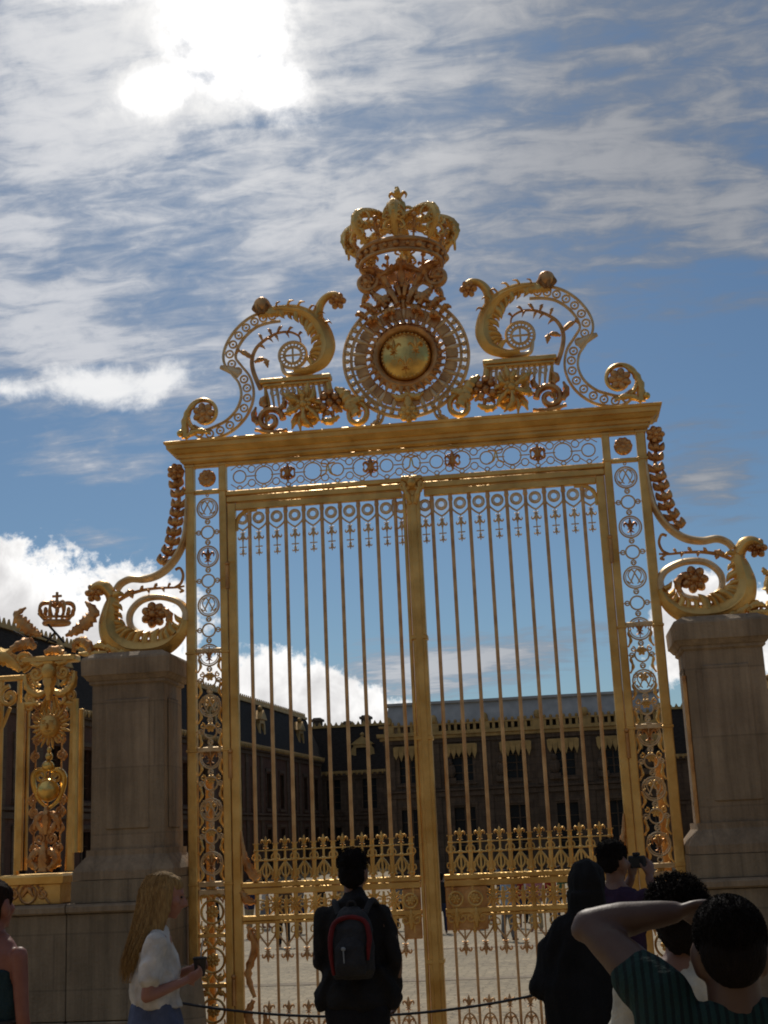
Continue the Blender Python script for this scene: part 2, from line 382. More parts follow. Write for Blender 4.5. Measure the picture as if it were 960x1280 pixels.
# cornice: mitred moulding
L = [(5.18, 2.20, .06), (5.2, 2.225, .085), (5.225, 2.225, .085), (5.23, 2.245, .105), (5.262, 2.25, .11), (5.27, 2.28, .14), (5.3, 2.31, .17), (5.305, 2.33, .19), (5.345, 2.335, .195), (5.352, 2.35, .21), (5.372, 2.355, .215), (5.38, 2.34, .2)]
MB().loftrect(0, 0, L).build('cornice', GOLD, gw, angle=20)

# ---- crest ------------------------------------------------------------
TOP = 5.385
# pierced S-band
band = tr1([(120, 945), (160, 968), (205, 962), (262, 935), (308, 885), (328, 825), (318, 768), (288, 728), (262, 690), (268, 645), (300, 592), (348, 550), (400, 530), (450, 522)])
C = cr_curve(V3(band), 8); hw = .062; m = MB(); A = []; B = []
for i, c in enumerate(C):
    d = (C[min(i+1, len(C)-1)]-C[max(i-1, 0)]).normalized(); nn = Vector((-d.z, 0, d.x)); w = hw*min(1, .45+i/len(C)*3)
    A.append(c+nn*w); B.append(c-nn*w)
m.tube(A, .014, 6, fy=1.8); m.tube(B, .014, 6, fy=1.8)
acc = 0
for i in range(1, len(C)):
    acc += (C[i]-C[i-1]).length
    if acc > .092: acc = 0; m.ring(C[i].x, C[i].z, .036, .0095, n=14, fy=1.6); m.ball(C[i], .014)
o = m.build('pierced_scroll_band', PALE, gw); mirror_part(o)
m = MB(); nx, nz = g2(224+200-200+0, 0) if 0 else tr1([(228, 716)])[0]
m.leaf(tr1([(300, 742), (262, 726), (226, 716)]), [.05, .04, .02], 0, .02, .02)
o = m.build('band_corner', PALE, gw); mirror_part(o)
# end volute with rosette
c = tr1([(165, 892)])[0]; m = MB()
m.spiral(c[0], c[1], .178, 1.25, radians(-120), [.026, .02, .012], r1=.4, hand=-1, n=36, fy=1.6)
m.leaf(tr1([(100, 985), (95, 930), (112, 880), (150, 845)]), [.05, .045, .04, .01], -.02, .03, .03, 5)
m.leaf(tr1([(190, 965), (140, 960), (95, 985)]), [.02, .04, .03], -.02, .03, .03, 3)
vo = m.build('end_volute', GOLD, gw); MB().rosette(c[0], c[1], .115, -.01, 7).build('rosette', GOLDB, vo); mirror_part(vo)
o = MB().ball((*[tr1([(78, 968)])[0][0]], -.02, tr1([(78, 968)])[0][1]), .035).build('ball_finial', GOLDS, gw); mirror_part(o)
# acanthus C-scroll
m = MB()
m.leaf(tr1([(388, 522), (430, 510), (490, 508), (545, 520), (590, 550), (618, 600), (628, 650), (608, 700), (560, 730), (505, 735)]),
       [.02, .035, .05, .065, .078, .085, .082, .07, .045, .03], -.02, .05, .08, 0, 0, 0, 6)
m.fringe(tr1([(400, 512), (450, 503), (500, 503), (560, 518), (600, 550), (625, 595)]), [.03, .05, .06, .07, .075], 1, -.04, .09, .035, lean=2.2)
bd = tr1([(430, 510), (490, 508), (545, 520), (590, 550), (618, 600), (628, 650), (608, 700), (560, 730)])
m.fringe(bd, [.035, .05, .06, .075, .085, .085, .07, .05], -1, -.02, .062, .085)
for k_ in (-.035, 0, .035): m.tube(cr_curve([(p[0]+k_*(.4 if i in (0, len(bd)-1) else 1), -.095+abs(k_)*.6, p[1]+k_*.6) for i, p in enumerate(bd)], 5), [.005, .01, .01, .005], 6)
m.leaf(tr1([(605, 575), (592, 530), (602, 490), (625, 460), (655, 452), (676, 468), (672, 492)]), [.05, .06, .045, .04, .042, .045, .03], -.03, .05, .06, 0, 0, 0, 6)
m.leaf(tr1([(470, 520), (440, 515), (400, 522), (370, 530)]), [.04, .06, .05, .02], -.03, .05, .05, 4)
m.tube(cr_curve(V3(tr1([(372, 512), (440, 498), (510, 494), (575, 512)]), -.03), 6), [.012, .02, .02, .012], 8)
o = m.build('acanthus_scroll', GOLD, gw); mirror_part(o)
c = tr1([(668, 475)])[0]; o = MB().rosette(c[0], c[1], .09, -.04, 6, .6).build('leaf_tip', GOLDB, gw); mirror_part(o)
c = tr1([(385, 492)])[0]; m = MB().ball((c[0], -.03, c[1]), .085, .085, .09, 14, 10)
for k in range(7): a = 2*pi*k/7; m.leaf([(c[0]+.02*cos(a), c[1]-.1), (c[0]+.075*cos(a), c[1]-.03), (c[0]+.05*cos(a), c[1]+.06)], [.02, .035, .01], -.03-.06*abs(sin(a)), .015, .02, 2)
o = m.build('bud', GOLDB, gw); mirror_part(o)
# inner ring scroll
c = tr1([(498, 672)])[0]; m = MB().ring(c[0], c[1], .135, .016, n=30, fy=1.5).ring(c[0], c[1], .085, .014, n=26, fy=1.5)
for k in range(10): a = 2*pi*k/10; m.ring(c[0]+.11*cos(a), c[1]+.11*sin(a), .018, .008, n=10)
m.tube(cr_curve(V3(tr1([(455, 700), (470, 740), (520, 742), (575, 730), (610, 700)])), 6), [.016, .024, .03, .02], 8, fy=1.5)
m.tube([(c[0]-.08, 0, c[1]), (c[0]+.08, 0, c[1])], .011, 6); m.tube([(c[0], 0, c[1]-.08), (c[0], 0, c[1]+.08)], .011, 6)
o = m.build('ring_scroll', PALE, gw); mirror_part(o)
# vine
m = MB(); vine = tr1([(378, 800), (352, 740), (345, 690), (362, 645), (398, 612), (440, 590), (485, 585), (520, 600), (528, 625)])
m.tube(cr_curve(V3(vine), 6), [.026, .022, .018, .014, .012, .008], 7)
for a, b, w in (((352, 690), (290, 655), .034), ((300, 652), (285, 672), .026), ((355, 700), (400, 690), .035), ((395, 688), (405, 720), .035), ((372, 640), (395, 650), .02), ((385, 620), (370, 595), .02), ((420, 600), (405, 575), .022), ((440, 590), (460, 565), .022),
                ((430, 598), (445, 620), .018), ((470, 588), (485, 608), .016), ((480, 585), (500, 570), .018), ((400, 610), (425, 625), .016), ((410, 612), (432, 600), .024), ((520, 600), (535, 590), .018)):
    A = tr1([a, ((a[0]+b[0])/2, (a[1]+b[1])/2-6), b]); m.leaf(A, [w*.4, w, w*.15], -.01, .015, .025, 3, .3)
o = m.build('vine', GOLDB, gw); mirror_part(o)
# shelf, its bracket and hanging lambrequin
sl = tr1([(382, 782), (642, 742)]); zs = (sl[0][1]+sl[1][1])/2
m = MB().cbox(-1.435, -.735, -.06, .06, zs-.035, zs+.015, .008).cbox(-1.41, -.76, -.045, .045, zs-.065, zs-.036, .006)
m.leaf([(-.77, zs-.05), (-.74, zs-.22), (-.66, zs-.36)], [.03, .035, .05], -.01, .03, .03)
m.cbox(-1.40, -1.375, -.02, .02, TOP, zs-.06, .004)
m.leaf([(-1.39, zs-.06), (-1.36, zs-.25), (-1.4, zs-.4)], [.012, .02, .012], 0, .02, .02)
o = m.build('shelf', GOLD, gw); mirror_part(o)
m = MB()
for i in range(11):
    x = -1.33+i*.052; m.leaf([(x, zs-.07), (x+.012, zs-.16), (x+.03, zs-.30-.05*(i % 2))], [.014, .016, .005], 0, .012, .012)
for i in range(6): m.ring(-1.31+i*.095, zs-.12, .03, .007, n=12)
o = m.build('lambrequin', PALE, gw); mirror_part(o)
# flower trophy on the cornice
m = MB()
c = tr1([(548, 872)])[0]
rq = random.Random(3)
for k in range(19):
    a = 2*pi*k/19+rq.uniform(-.15, .15); R_ = rq.uniform(.17, .26); b = a+rq.uniform(-.4, .4)
    m.leaf([(c[0]+.04*cos(a), c[1]+.04*sin(a)), (c[0]+R_*.6*cos(a), c[1]+R_*.6*sin(a)), (c[0]+R_*cos(b), c[1]+R_*sin(b))], [.02, rq.uniform(.035, .055), .006], -.04-.05*(k % 3), .02, .035, 3, .4)
for k in range(7): a = 2*pi*k/7; m.ball((c[0]+.05*cos(a), -.14, c[1]+.05*sin(a)), .028)
m.ball((c[0], -.15, c[1]), .04, .04, .04)
o = m.build('flower_cluster', GOLD, gw); mirror_part(o)
m = MB(); c = tr1([(640, 858)])[0]
for a, b, r in ((0, 0, .045), (.06, .05, .04), (-.05, .06, .04), (.05, -.05, .035), (-.06, -.04, .04), (.0, .1, .032), (-.02, -.1, .03), (.09, 0, .03), (-.1, .02, .03)): m.ball((c[0]+a, -.06-random.random()*.03, c[1]+b), r)
for a in range(9): q = a*.7; m.leaf([(c[0]+.08*cos(q), c[1]+.08*sin(q)), (c[0]+.15*cos(q), c[1]+.15*sin(q))], [.03, .012], -.04, .015, .02)
o = m.build('fruit_cluster', GOLDB, gw); mirror_part(o)
m = MB()
m.leaf(tr1([(740, 900), (715, 860), (690, 825), (660, 800)]), [.08, .1, .085, .02], -.04, .03, .06, 6, .35)
m.leaf(tr1([(700, 880), (740, 850), (770, 845)]), [.05, .07, .02], -.05, .03, .05, 4)
m.leaf(tr1([(600, 910), (560, 930), (510, 925)]), [.04, .06, .02], -.04, .03, .04, 4)
m.leaf(tr1([(480, 900), (500, 860), (490, 820)]), [.04, .05, .01], -.03, .03, .04, 4)
m.leaf(tr1([(610, 920), (640, 925), (675, 905)]), [.03, .05, .02], -.04, .03, .04, 4)
c = tr1([(738, 900)])[0]; m.spiral(c[0], c[1], .125, 1.4, radians(100), [.03, .028, .02], -.04, .15, -1, 30, 1.4)
o = m.build('acanthus_volute', GOLD, gw); mirror_part(o)
m = MB(); c = tr1([(415, 920)])[0]
m.spiral(c[0], c[1], .13, 1.5, radians(0), [.034, .03, .02], -.03, .15, 1, 30, 1.4)
m.leaf(tr1([(480, 955), (420, 965), (360, 955)]), [.02, .035, .02], -.03, .03, .03, 4)
m.leaf(tr1([(400, 870), (385, 850), (400, 825)]), [.03, .045, .01], -.03, .03, .03, 3); m.leaf(tr1([(372, 935), (355, 905), (362, 870)]), [.03, .045, .01], -.03, .03, .03, 3)
m.leaf(tr1([(450, 880), (470, 860), (462, 835)]), [.03, .04, .01], -.03, .03, .03, 3)
o = m.build('small_volute', GOLDB, gw); mirror_part(o)
# outer hook band under the medallion
hk = [g2(410+x/5.05, 375+y/5.05) for x, y in ((205, 560), (250, 620), (300, 665), (322, 710), (310, 765), (270, 790))]
hk2 = [g2(410+x/5.05, 375+y/5.05) for x, y in ((235, 545), (290, 600), (335, 650), (352, 705), (338, 765), (300, 795))]
m = MB().tube(cr_curve(V3(hk), 6), .016, 6, fy=1.6).tube(cr_curve(V3(hk2), 6), .014, 6, fy=1.6)
for i in range(len(hk)-1): q = ((hk[i][0]+hk2[i+1][0])/2, (hk[i][1]+hk2[i+1][1])/2); m.ring(q[0], q[1], .03, .009, n=12)
o = m.build('hook_band', PALE, gw); mirror_part(o)

# sun medallion
DZ = 6.10
m = MB().ring(0, DZ, .605, .018, n=64, fy=1.8).ring(0, DZ, .535, .016, n=64, fy=1.8)
for k in range(44): a = 2*pi*k/44; m.ball((.571*cos(a), -.015, DZ+.571*sin(a)), .026, .03, .026, 8, 6)
md = m.build('bead_ring', PALE, gw)
m = MB()
for k in range(22):
    a = 2*pi*(k+.5)/22; m.T = Matrix.Translation((0, 0, DZ)) @ Matrix.Rotation(-a, 4, 'Y')
    m.leaf([(.535, 0), (.47, 0), (.38, 0)], [.014, .03, .012], 0, .015, .02, n=3)
    m.tube([(.36, 0, .055), (.53, 0, .075)], .007, 6)
m.T = Matrix.Identity(4); m.build('ray_spokes', PALE, gw)
m = MB()
for k in range(22):
    a = 2*pi*k/22; m.T = Matrix.Translation((0, 0, DZ)) @ Matrix.Rotation(-a, 4, 'Y')
    m.cbox(.385, .505, -.012, .012, -.042, .042, .004)
m.T = Matrix.Identity(4); m.build('ray_tiles', GOLDB, gw)
m = MB().ring(0, DZ, .30, .052, n=56, fy=1.2, m=10)
for k in range(32): a = 2*pi*k/32; m.leaf([(.32*cos(a), DZ+.32*sin(a)), (.39*cos(a+.05), DZ+.39*sin(a+.05))], [.03, .012], -.05, .02, .02)
m.build('laurel_ring', GOLDB, gw)
prof = [(.25, 0), (.243, .03), (.215, .065), (.16, .09), (.09, .105), (.02, .11), (0, .11)]
m = MB(); m.T = Matrix.Translation((0, 0, DZ)) @ Matrix.Rotation(pi/2, 4, 'X'); m.lathe((0, 0, 0), [(.27, -.05), (.27, -.02), (.25, -.01)]+prof, 40); m.T = Matrix.Identity(4)
dome = m.build('medallion_dome', GOLDS, gw)
m = MB(); m.T = Matrix.Translation((0, -.088, 0))
for x, zz in ((-.105, DZ+.06), (.105, DZ+.06), (0, DZ-.1)): m.fleur(x, zz, .2, 0, 0, .03)
m.T = Matrix.Identity(4)
for k in range(36): a = 2*pi*k/36; m.ball((.225*cos(a), -.055, DZ+.225*sin(a)), .011, .012, .011, 6, 5)
m.build('relief', GOLD, dome)
m = MB().leaf([(0, DZ-.33), (0, DZ-.45), (0, DZ-.56)], [.03, .06, .02], -.02, .03, .03, 3)
c = (0, TOP+.14); m.rosette(c[0], c[1], .1, -.02, 8, .4).tube([(0, 0, TOP), (0, 0, DZ-.5)], .022, 8)
for g in (1, -1): m.leaf([(0, DZ-.38), (g*.08, DZ-.42), (g*.15, DZ-.38)], [.03, .045, .01], -.03, .03, .03, 3)
m.build('pendant', GOLD, gw)
# foliage joining medallion and crown
m = MB()
for g in (1, -1):
    for (x, z0, x2, z2, w) in ((.05, 6.62, .16, 6.80, .06), (.16, 6.60, .3, 6.74, .06), (.26, 6.56, .42, 6.64, .05), (.02, 6.7, .07, 6.86, .05), (.32, 6.74, .40, 6.64, .05), (.12, 6.66, .26, 6.62, .07), (.36, 6.5, .47, 6.55, .04), (.08, 6.55, .2, 6.5, .05), (.25, 6.48, .36, 6.44, .05)):
        m.leaf([(g*x, z0), (g*(x+x2)/2, (z0+z2)/2+.03), (g*x2, z2)], [w*.5, w, w*.15], -.06, .04, .06, 4)
    c = (g*.345, 6.9); m.spiral(c[0], c[1], .125, 1.6, radians(90), [.034, .03, .024], -.02, .12, g, 34, 1.5)
    m.ball((c[0], -.03, c[1]), .045); m.rosette(c[0], c[1]-.01, .085, -.03, 6, .4)
    m.leaf([(g*.12, 6.8), (g*.18, 6.92), (g*.26, 7.0), (g*.38, 7.03)], [.03, .06, .06, .02], -.05, .03, .05, 4)
    m.leaf([(g*.3, 6.78), (g*.22, 6.7), (g*.12, 6.72)], [.03, .05, .03], -.05, .03, .05, 4)
    m.tube(cr_curve([(g*.06, 0, 6.62), (g*.1, 0, 6.78), (g*.2, 0, 6.86), (g*.3, 0, 6.80)], 5), .026, 7)
    m.leaf([(g*.03, 7.02), (g*.1, 6.98), (g*.2, 6.93)], [.03, .05, .02], -.08, .03, .05, 4)
m.tube([(0, 0, 6.6), (0, 0, 7.1)], [.035, .03, .045, .03, .05], 10)
m.leaf([(0, 6.8), (0, 6.92), (0, 7.08)], [.03, .07, .05], -.04, .03, .05, 4)
m.build('crown_support', GOLDB, gw)
# crown
CZ = 7.05
cr_ = []
def pr(a, r, z): return (r*sin(a), -r*cos(a), z)
m = MB()
for zz, r, w in ((CZ, .40, .024), (CZ+.1, .425, .024)): m.tube([pr(2*pi*k/48, r, zz) for k in range(48)], w, 8, closed=True)
P = []
m2 = [(.385, CZ-.005), (.41, CZ+.105), (.425, CZ+.105), (.40, CZ-.005)]
vs = []; fs = []
for k in range(48):
    for r, zz in m2: vs.append(pr(2*pi*k/48, r, zz))
for k in range(48):
    for j in range(4): fs.append((k*4+j, k*4+(j+1) % 4, ((k+1) % 48)*4+(j+1) % 4, ((k+1) % 48)*4+j))
m.add(vs, fs)
for k in range(24): m.ball(pr(2*pi*k/24, .425, CZ+.05), .026 if k % 2 else .036, None, None, 8, 6)
cb = m.build('crown_band', GOLDB, gw)
def lowleaf(m, a, h, w, r=.43, z=CZ+.12, lean=.09):
    """upright leaf standing on the crown's band, drawn in its tangent plane"""
    q = MB(); q.fleur(0, h/2, h, 0, 0, .02)
    M = Matrix.Translation(pr(a, r, z)) @ Matrix.Rotation(a, 4, 'Z') @ Matrix.Rotation(math.atan2(lean, h), 4, 'X')
    m.add([M @ v for v in q.v], q.f)
for k in range(8):
    a = 2*pi*k/8; q = MB(); lowleaf(q, a, .27, 0); q.build('fleuron', GOLD, cb)
for k in range(8):
    a = 2*pi*(k+.5)/8; m = MB(); lowleaf(m, a, .17, 0); m.ball(pr(a, .49, CZ+.31), .028); m.tube([pr(a, .44, CZ+.1), pr(a, .48, CZ+.3)], .012, 6); m.build('small_fleuron', GOLDB, cb)
for k in range(8):
    a = 2*pi*k/8
    P = cr_curve([pr(a, .43, CZ+.14), pr(a, .52, CZ+.24), pr(a, .545, CZ+.34), pr(a, .48, CZ+.43), pr(a, .33, CZ+.475), pr(a, .18, CZ+.465), pr(a, .04, CZ+.43)], 5)
    m = MB().tube(P, [.028, .042, .054, .05, .04, .028], 8)
    for i in range(2, len(P)-6, 3): d = Vector(pr(a, 1, 0)); m.ball(Vector(P[i])+d*.03+Vector((0, 0, .018)), .025, None, None, 8, 6)
    tn = Vector((cos(a), sin(a), 0))
    for i in range(1, len(P)-3, 2):
        for u in (1, -1): m.ball(Vector(P[i])+tn*u*.05, .02, None, None, 6, 5)
    for i in (6, 11, 16):
        for u in (1, -1):
            p = Vector(P[i]); m.tube(cr_curve([p, p+tn*u*.07+Vector((0, 0, -.03)), p+tn*u*.1+Vector((0, 0, -.09)), p+tn*u*.06+Vector((0, 0, -.11))], 3), [.018, .014, .01], 6)
    m.build('crown_arch', GOLD, gw)
m = MB().lathe((0, 0, CZ+.36), [(.03, 0), (.075, .04), (.08, .1), (.05, .15), (.055, .2), (.08, .25), (.07, .31), (.03, .34)], 16)
m.ball((0, 0, CZ+.68), .05)
for a in (0, pi/2):
    q = MB().fleur(0, .13, .25, 0, 0, .028); M = Matrix.Translation((0, 0, CZ+.60)) @ Matrix.Rotation(a, 4, 'Z'); m.add([M @ v for v in q.v], q.f)
for g in (1, -1): m.spiral(g*.085, CZ+.58, .06, 1.2, radians(-90), .018, 0, .2, g, 18)
m.leaf([(0, CZ+.2), (0, CZ+.35), (0, CZ+.5)], [.05, .09, .03], -.07, .05, .05, 5)
m.build('crown_finial', GOLD, gw)
rebase(gw, (0, 0, GZ))
# ================================================================== GATE LEAVES
def fleur_m(x, z, h, ang=0): return MB().fleur(x, z, h, 0, ang, .016)
def gate_leaf(g, label):
    lf = thing('gate_leaf', label, 'gate', group=None)
    def X(a, b): return (min(g*a, g*b), max(g*a, g*b))
    x0, x1 = X(1.705, 1.785); MB().cbox(x0, x1, -.035, .035, -.12, 4.77, .008).build('stile', GOLD, lf)
    if g > 0:
        m = MB().cbox(-.062, .062, -.06, .06, -.12, 4.83, .012)
        m.cbox(-.03, .03, -.075, -.058, 0, 4.7, .006)
        ms = m.build('meeting_stile', GOLD, lf)
        m = MB().cbox(-.085, .085, -.085, .07, 4.76, 4.8, .008).cbox(-.1, .1, -.1, .07, 4.85, 4.89, .008)
        for q in (1, -1): m.spiral(q*.075, 4.8, .06, 1.3, radians(90), .018, -.08, .15, q, 18); m.leaf([(q*.02, 4.62), (q*.05, 4.72), (q*.09, 4.84)], [.02, .04, .02], -.07, .02, .03, 3)
        m.ball((0, -.11, 4.82), .045, .03, .05); m.build('capital', GOLD, ms)
        for zz in (3.37, 2.46, .55): MB().cbox(-.072, .072, -.07, .07, zz-.02, zz+.02, .005).build('collar', GOLD, ms)
    else:
        x0, x1 = X(.07, .1); MB().cbox(x0, x1, -.03, .03, -.12, 4.74, .006).build('stile', GOLD, lf)
    a = .105
    x0, x1 = X(a, 1.705)
    m = MB().cbox(x0, x1, -.028, .028, 4.70, 4.765, .006)
    m.tube(cr_curve([(g*1.70, 0, 4.5), (g*1.69, 0, 4.6), (g*1.62, 0, 4.68), (g*1.5, 0, 4.695)], 4), .02, 6)
    m.build('top_rail', GOLD, lf)
    MB().cbox(x0, x1, -.035, .035, 1.225, 1.27, .006).cbox(x0, x1, -.022, .022, 1.165, 1.223, .005).build('middle_rail', GOLD, lf)
    MB().cbox(x0, x1, -.03, .03, .94, .985, .006).cbox(x0, x1, -.02, .02, .915, .938, .004).build('lock_rail', GOLD, lf)
    MB().cbox(x0, x1, -.035, .035, -.1, -.02, .006).build('bottom_rail', GOLD, lf)
    bx = [.174+.1748*i for i in range(9)]
    for x in bx:
        MB().tube([(g*x, 0, 1.27), (g*x, 0, 4.70)], .0178, 8).ball((g*x, 0, 4.66), .024, .024, .03, 8, 6).build('bar', GOLDT, lf)
        MB().tube([(g*x, 0, -.02), (g*x, 0, .915)], .0125, 8).build('lower_bar', GOLDT, lf)
    mids = [.174-.0874+.0]+[x+.0874 for x in bx[:-1]]+[1.64]
    mids[0] = .108 if g > 0 else .12
    for i, x in enumerate(mids):
        m = MB().ring(g*x, 4.615, .05, .011, n=18).ring(g*x, 4.615, .033, .006, n=16)
        for u in (1, -1):
            m.tube(cr_curve([(g*x+u*.075, 0, 4.69), (g*x+u*.08, 0, 4.58), (g*x+u*.045, 0, 4.53), (g*x, 0, 4.50)], 4), .009, 6)
        m.fleur(g*x, 4.44, .13, 0, pi, .014)
        m.tube([(g*x, 0, 4.39), (g*x, 0, 4.30)], .006, 6); m.tube([(g*x-.035, 0, 4.335), (g*x+.035, 0, 4.335)], .006, 6); m.fleur(g*x, 4.285, .085, 0, pi, .01)
        m.build('drop_ornament', PALE, lf)
        m = MB()
        if 0 < i < 9:
            m.fleur(g*x, 1.60, .13, 0, 0, .014).tube([(g*x, 0, 1.27), (g*x, 0, 1.56)], .010, 6)
            m.tube([(g*x-.06, 0, 1.455), (g*x+.06, 0, 1.455)], .009, 6).tube([(g*x-.07, 0, 1.54), (g*x+.07, 0, 1.54)], .006, 6)
            for u in (1, -1):
                m.tube(cr_curve([(g*x, 0, 1.44), (g*x+u*.035, 0, 1.4), (g*x+u*.065, 0, 1.34), (g*x+u*.05, 0, 1.29)], 4), .009, 6)
                m.tube(cr_curve([(g*x, 0, 1.30), (g*x+u*.03, 0, 1.34), (g*x+u*.03, 0, 1.39), (g*x, 0, 1.43)], 4), .008, 6)
            m.ball((g*x, 0, 1.455), .02, .02, .02, 8, 6)
            m.build('spear_ornament', GOLD, lf)
            m = MB().fleur(g*x, .66, .15, 0, pi, .014).tube([(g*x, 0, .92), (g*x, 0, .72)], .008, 6)
            for u in (1, -1): m.tube(cr_curve([(g*x+u*.08, 0, .905), (g*x+u*.07, 0, .82), (g*x+u*.02, 0, .75), (g*x, 0, .72)], 4), .009, 6)
            m.build('hanging_fleur_de_lis', GOLDT, lf)
            m = MB().fleur(g*x, .20, .14, 0, 0, .014).tube([(g*x, 0, -.02), (g*x, 0, .15)], .008, 6).fleur(g*x, .06, .11, 0, 0, .012)
            for u in (1, -1): m.tube(cr_curve([(g*x, 0, .12), (g*x+u*.04, 0, .09), (g*x+u*.06, 0, .02), (g*x+u*.03, 0, -.01)], 4), .008, 6)
            m.build('standing_fleur_de_lis', GOLDT, lf)
    # openwork strip between the middle rail and the lock rail
    m = MB()
    for i, x in enumerate(mids[1:9]):
        for u in (1, -1):
            m.spiral(g*x+u*.035, 1.075, .036, 1.2, radians(90), .009, 0, .25, u, 14, m=6)
            m.tube(cr_curve([(g*x+u*.035, 0, 1.112), (g*x+u*.08, 0, 1.12), (g*x+u*.085, 0, 1.15)], 3), .008, 6)
            m.tube(cr_curve([(g*x+u*.035, 0, 1.038), (g*x+u*.08, 0, 1.03), (g*x+u*.085, 0, .99)], 3), .008, 6)
        m.leaf([(g*x, .99), (g*x, 1.07), (g*x, 1.15)], [.012, .026, .01], 0, .012, .015, 3)
    for x in bx[:8]:
        m.rosette(g*x, 1.075, .036, -.02, 6, .4)
        for u in (1, -1):
            m.leaf([(g*x, 1.075), (g*x+u*.03, 1.12), (g*x+u*.055, 1.15)], [.01, .018, .004], -.005, .01, .012, 2, n=3); m.leaf([(g*x, 1.075), (g*x+u*.03, 1.03), (g*x+u*.055, .995)], [.01, .018, .004], -.005, .01, .012, 2, n=3)
    m.build('scroll_strip', GOLD, lf)
    for x in bx:
        m = MB()
        for zz in (1.30, 1.455, 1.54): m.ball((g*x, 0, zz), .026, .026, .018, 8, 6)
        for u in (1, -1):
            m.tube(cr_curve([(g*x, 0, 1.52), (g*x+u*.03, 0, 1.50), (g*x+u*.035, 0, 1.47), (g*x+u*.012, 0, 1.46)], 3), .007, 6)
            m.tube(cr_curve([(g*x, 0, 1.31), (g*x+u*.035, 0, 1.33), (g*x+u*.03, 0, 1.365), (g*x+u*.008, 0, 1.36)], 3), .007, 6)
            m.tube(cr_curve([(g*x, 0, .90), (g*x+u*.04, 0, .88), (g*x+u*.045, 0, .84), (g*x+u*.015, 0, .835)], 3), .007, 6)
        m.tube([(g*x-.03, 0, 1.60), (g*x+.03, 0, 1.60)], .006, 6); m.ball((g*x, 0, .80), .02, .02, .03, 8, 6)
        m.tube([(g*x, 0, .79), (g*x, 0, 1.6)], .0195, 8); m.build('bar_collar', GOLD, lf)
    # ornate plate by the meeting stile
    xa, xb = X(.11, .47 if g > 0 else .26); pl = MB().cbox(xa, xb, -.018, .018, .80 if g > 0 else .74, 1.164, .005); pp = pl.build('lock_plate', GOLDB, lf)
    m = MB(); nn = 2 if g > 0 else 1
    for i in range(nn):
        x = g*(.2+.17*i); m.ring(x, 1.06, .06, .01, y=-.02, n=20); m.rosette(x, 1.06, .045, -.022, 6, .3)
        for u in (1, -1): m.spiral(x+u*.05, .9, .045, 1.3, radians(90), .01, -.022, .2, u, 16)
        m.leaf([(x, .82), (x, .9), (x, .99)], [.015, .04, .01], -.02, .015, .02, 4)
    m.cbox(xa+.01, xb-.01, -.028, -.016, .965, .985, .003); m.build('plate_relief', GOLD, pp)
    # foliage bracket where the stile meets the middle rail, and the leafwork below it
    m = MB()
    m.leaf([(g*1.70, 1.72), (g*1.685, 1.55), (g*1.64, 1.40), (g*1.56, 1.29)], [.006, .025, .05, .05], -.02, .03, .04, 7, .3)
    m.leaf([(g*1.71, 1.2), (g*1.66, 1.12), (g*1.58, 1.1)], [.03, .05, .02], -.02, .02, .03, 4)
    m.build('stile_bracket', GOLDB, lf)
    m = MB()
    m.leaf([(g*1.66, .9), (g*1.60, .72), (g*1.665, .5), (g*1.61, .3)], [.02, .045, .04, .02], -.01, .02, .03, 9, .4)
    m.leaf([(g*1.62, .28), (g*1.67, .16), (g*1.62, .0)], [.02, .05, .04], -.01, .02, .03, 5, .4)
    m.spiral(g*1.63, .82, .055, 1.4, radians(90), .012, -.01, .2, g, 18); m.spiral(g*1.64, .06, .05, 1.4, radians(-90), .012, -.01, .2, g, 18)
    m.leaf([(g*1.52, -.02), (g*1.515, .08), (g*1.53, .2)], [.02, .035, .006], -.01, .02, .03, 4); m.build('stile_foliage', GOLDB, lf)
    for zz in (4.05, 2.3, .35):
        MB().tube([(g*1.788, -.045, zz-.11), (g*1.788, -.045, zz+.11)], .018, 10).ball((g*1.788, -.045, zz+.13), .022).build('hinge', GOLDB, lf)
    rebase(lf, (g*1.788, 0, -.12)); return lf
gate_leaf(-1, 'left gilded gate leaf of tall thin bars, behind the man with the rucksack')
gate_leaf(1, 'right-hand gilded gate leaf, with the thick middle post and the larger ornate lock plate')

# ================================================================== STONE PIERS, PLINTHS
def pier(g, label):
    t = thing('stone_pier', label, 'stone pillar')
    cx = g*2.65; cy = -.06; W = .335; D = .30
    sh = MB().loftrect(cx, cy, [(1.60, W, D), (3.10, W-.004, D-.004)]); 
    s = sh.build('shaft', STONE, t, angle=20)
    m = MB()
    x0, x1 = cx-.2, cx+.2; yf = cy-D
    m.cbox(x0, x1, yf-.012, yf+.03, 1.78, 2.93, .01)
    s2 = m.build('raised_panel', STONE, s)
    m = MB(); sx = cx-g*W; m.cbox(min(sx, sx-g*.012), max(sx, sx-g*.012), cy-.17, cy+.17, 1.78, 2.93, .005).build('side_panel', STONE, s)
    MB().loftrect(cx, cy, [(3.06, W+.0, D+.0), (3.075, W+.02, D+.02), (3.10, W+.02, D+.02), (3.105, W+.035, D+.035), (3.14, W+.06, D+.06), (3.15, W+.075, D+.075), (3.29, W+.08, D+.08), (3.31, W+.07, D+.07), (3.36, W-.02, D-.02)]).build('cap', STONE, t, angle=20)
    MB().loftrect(cx, cy, [(1.36, W+.12, D+.12), (1.43, W+.12, D+.12), (1.47, W+.10, D+.10), (1.55, W+.035, D+.035), (1.56, W+.03, D+.03), (1.61, W+.03, D+.03)]).build('base_moulding', STONE, t, angle=20)
    MB().loftrect(cx, cy, [(1.17, W+.13, D+.13), (1.355, W+.128, D+.128)]).build('plinth_course', STONEW, t, angle=20)
    rebase(t, (cx, cy, 1.17)); return t
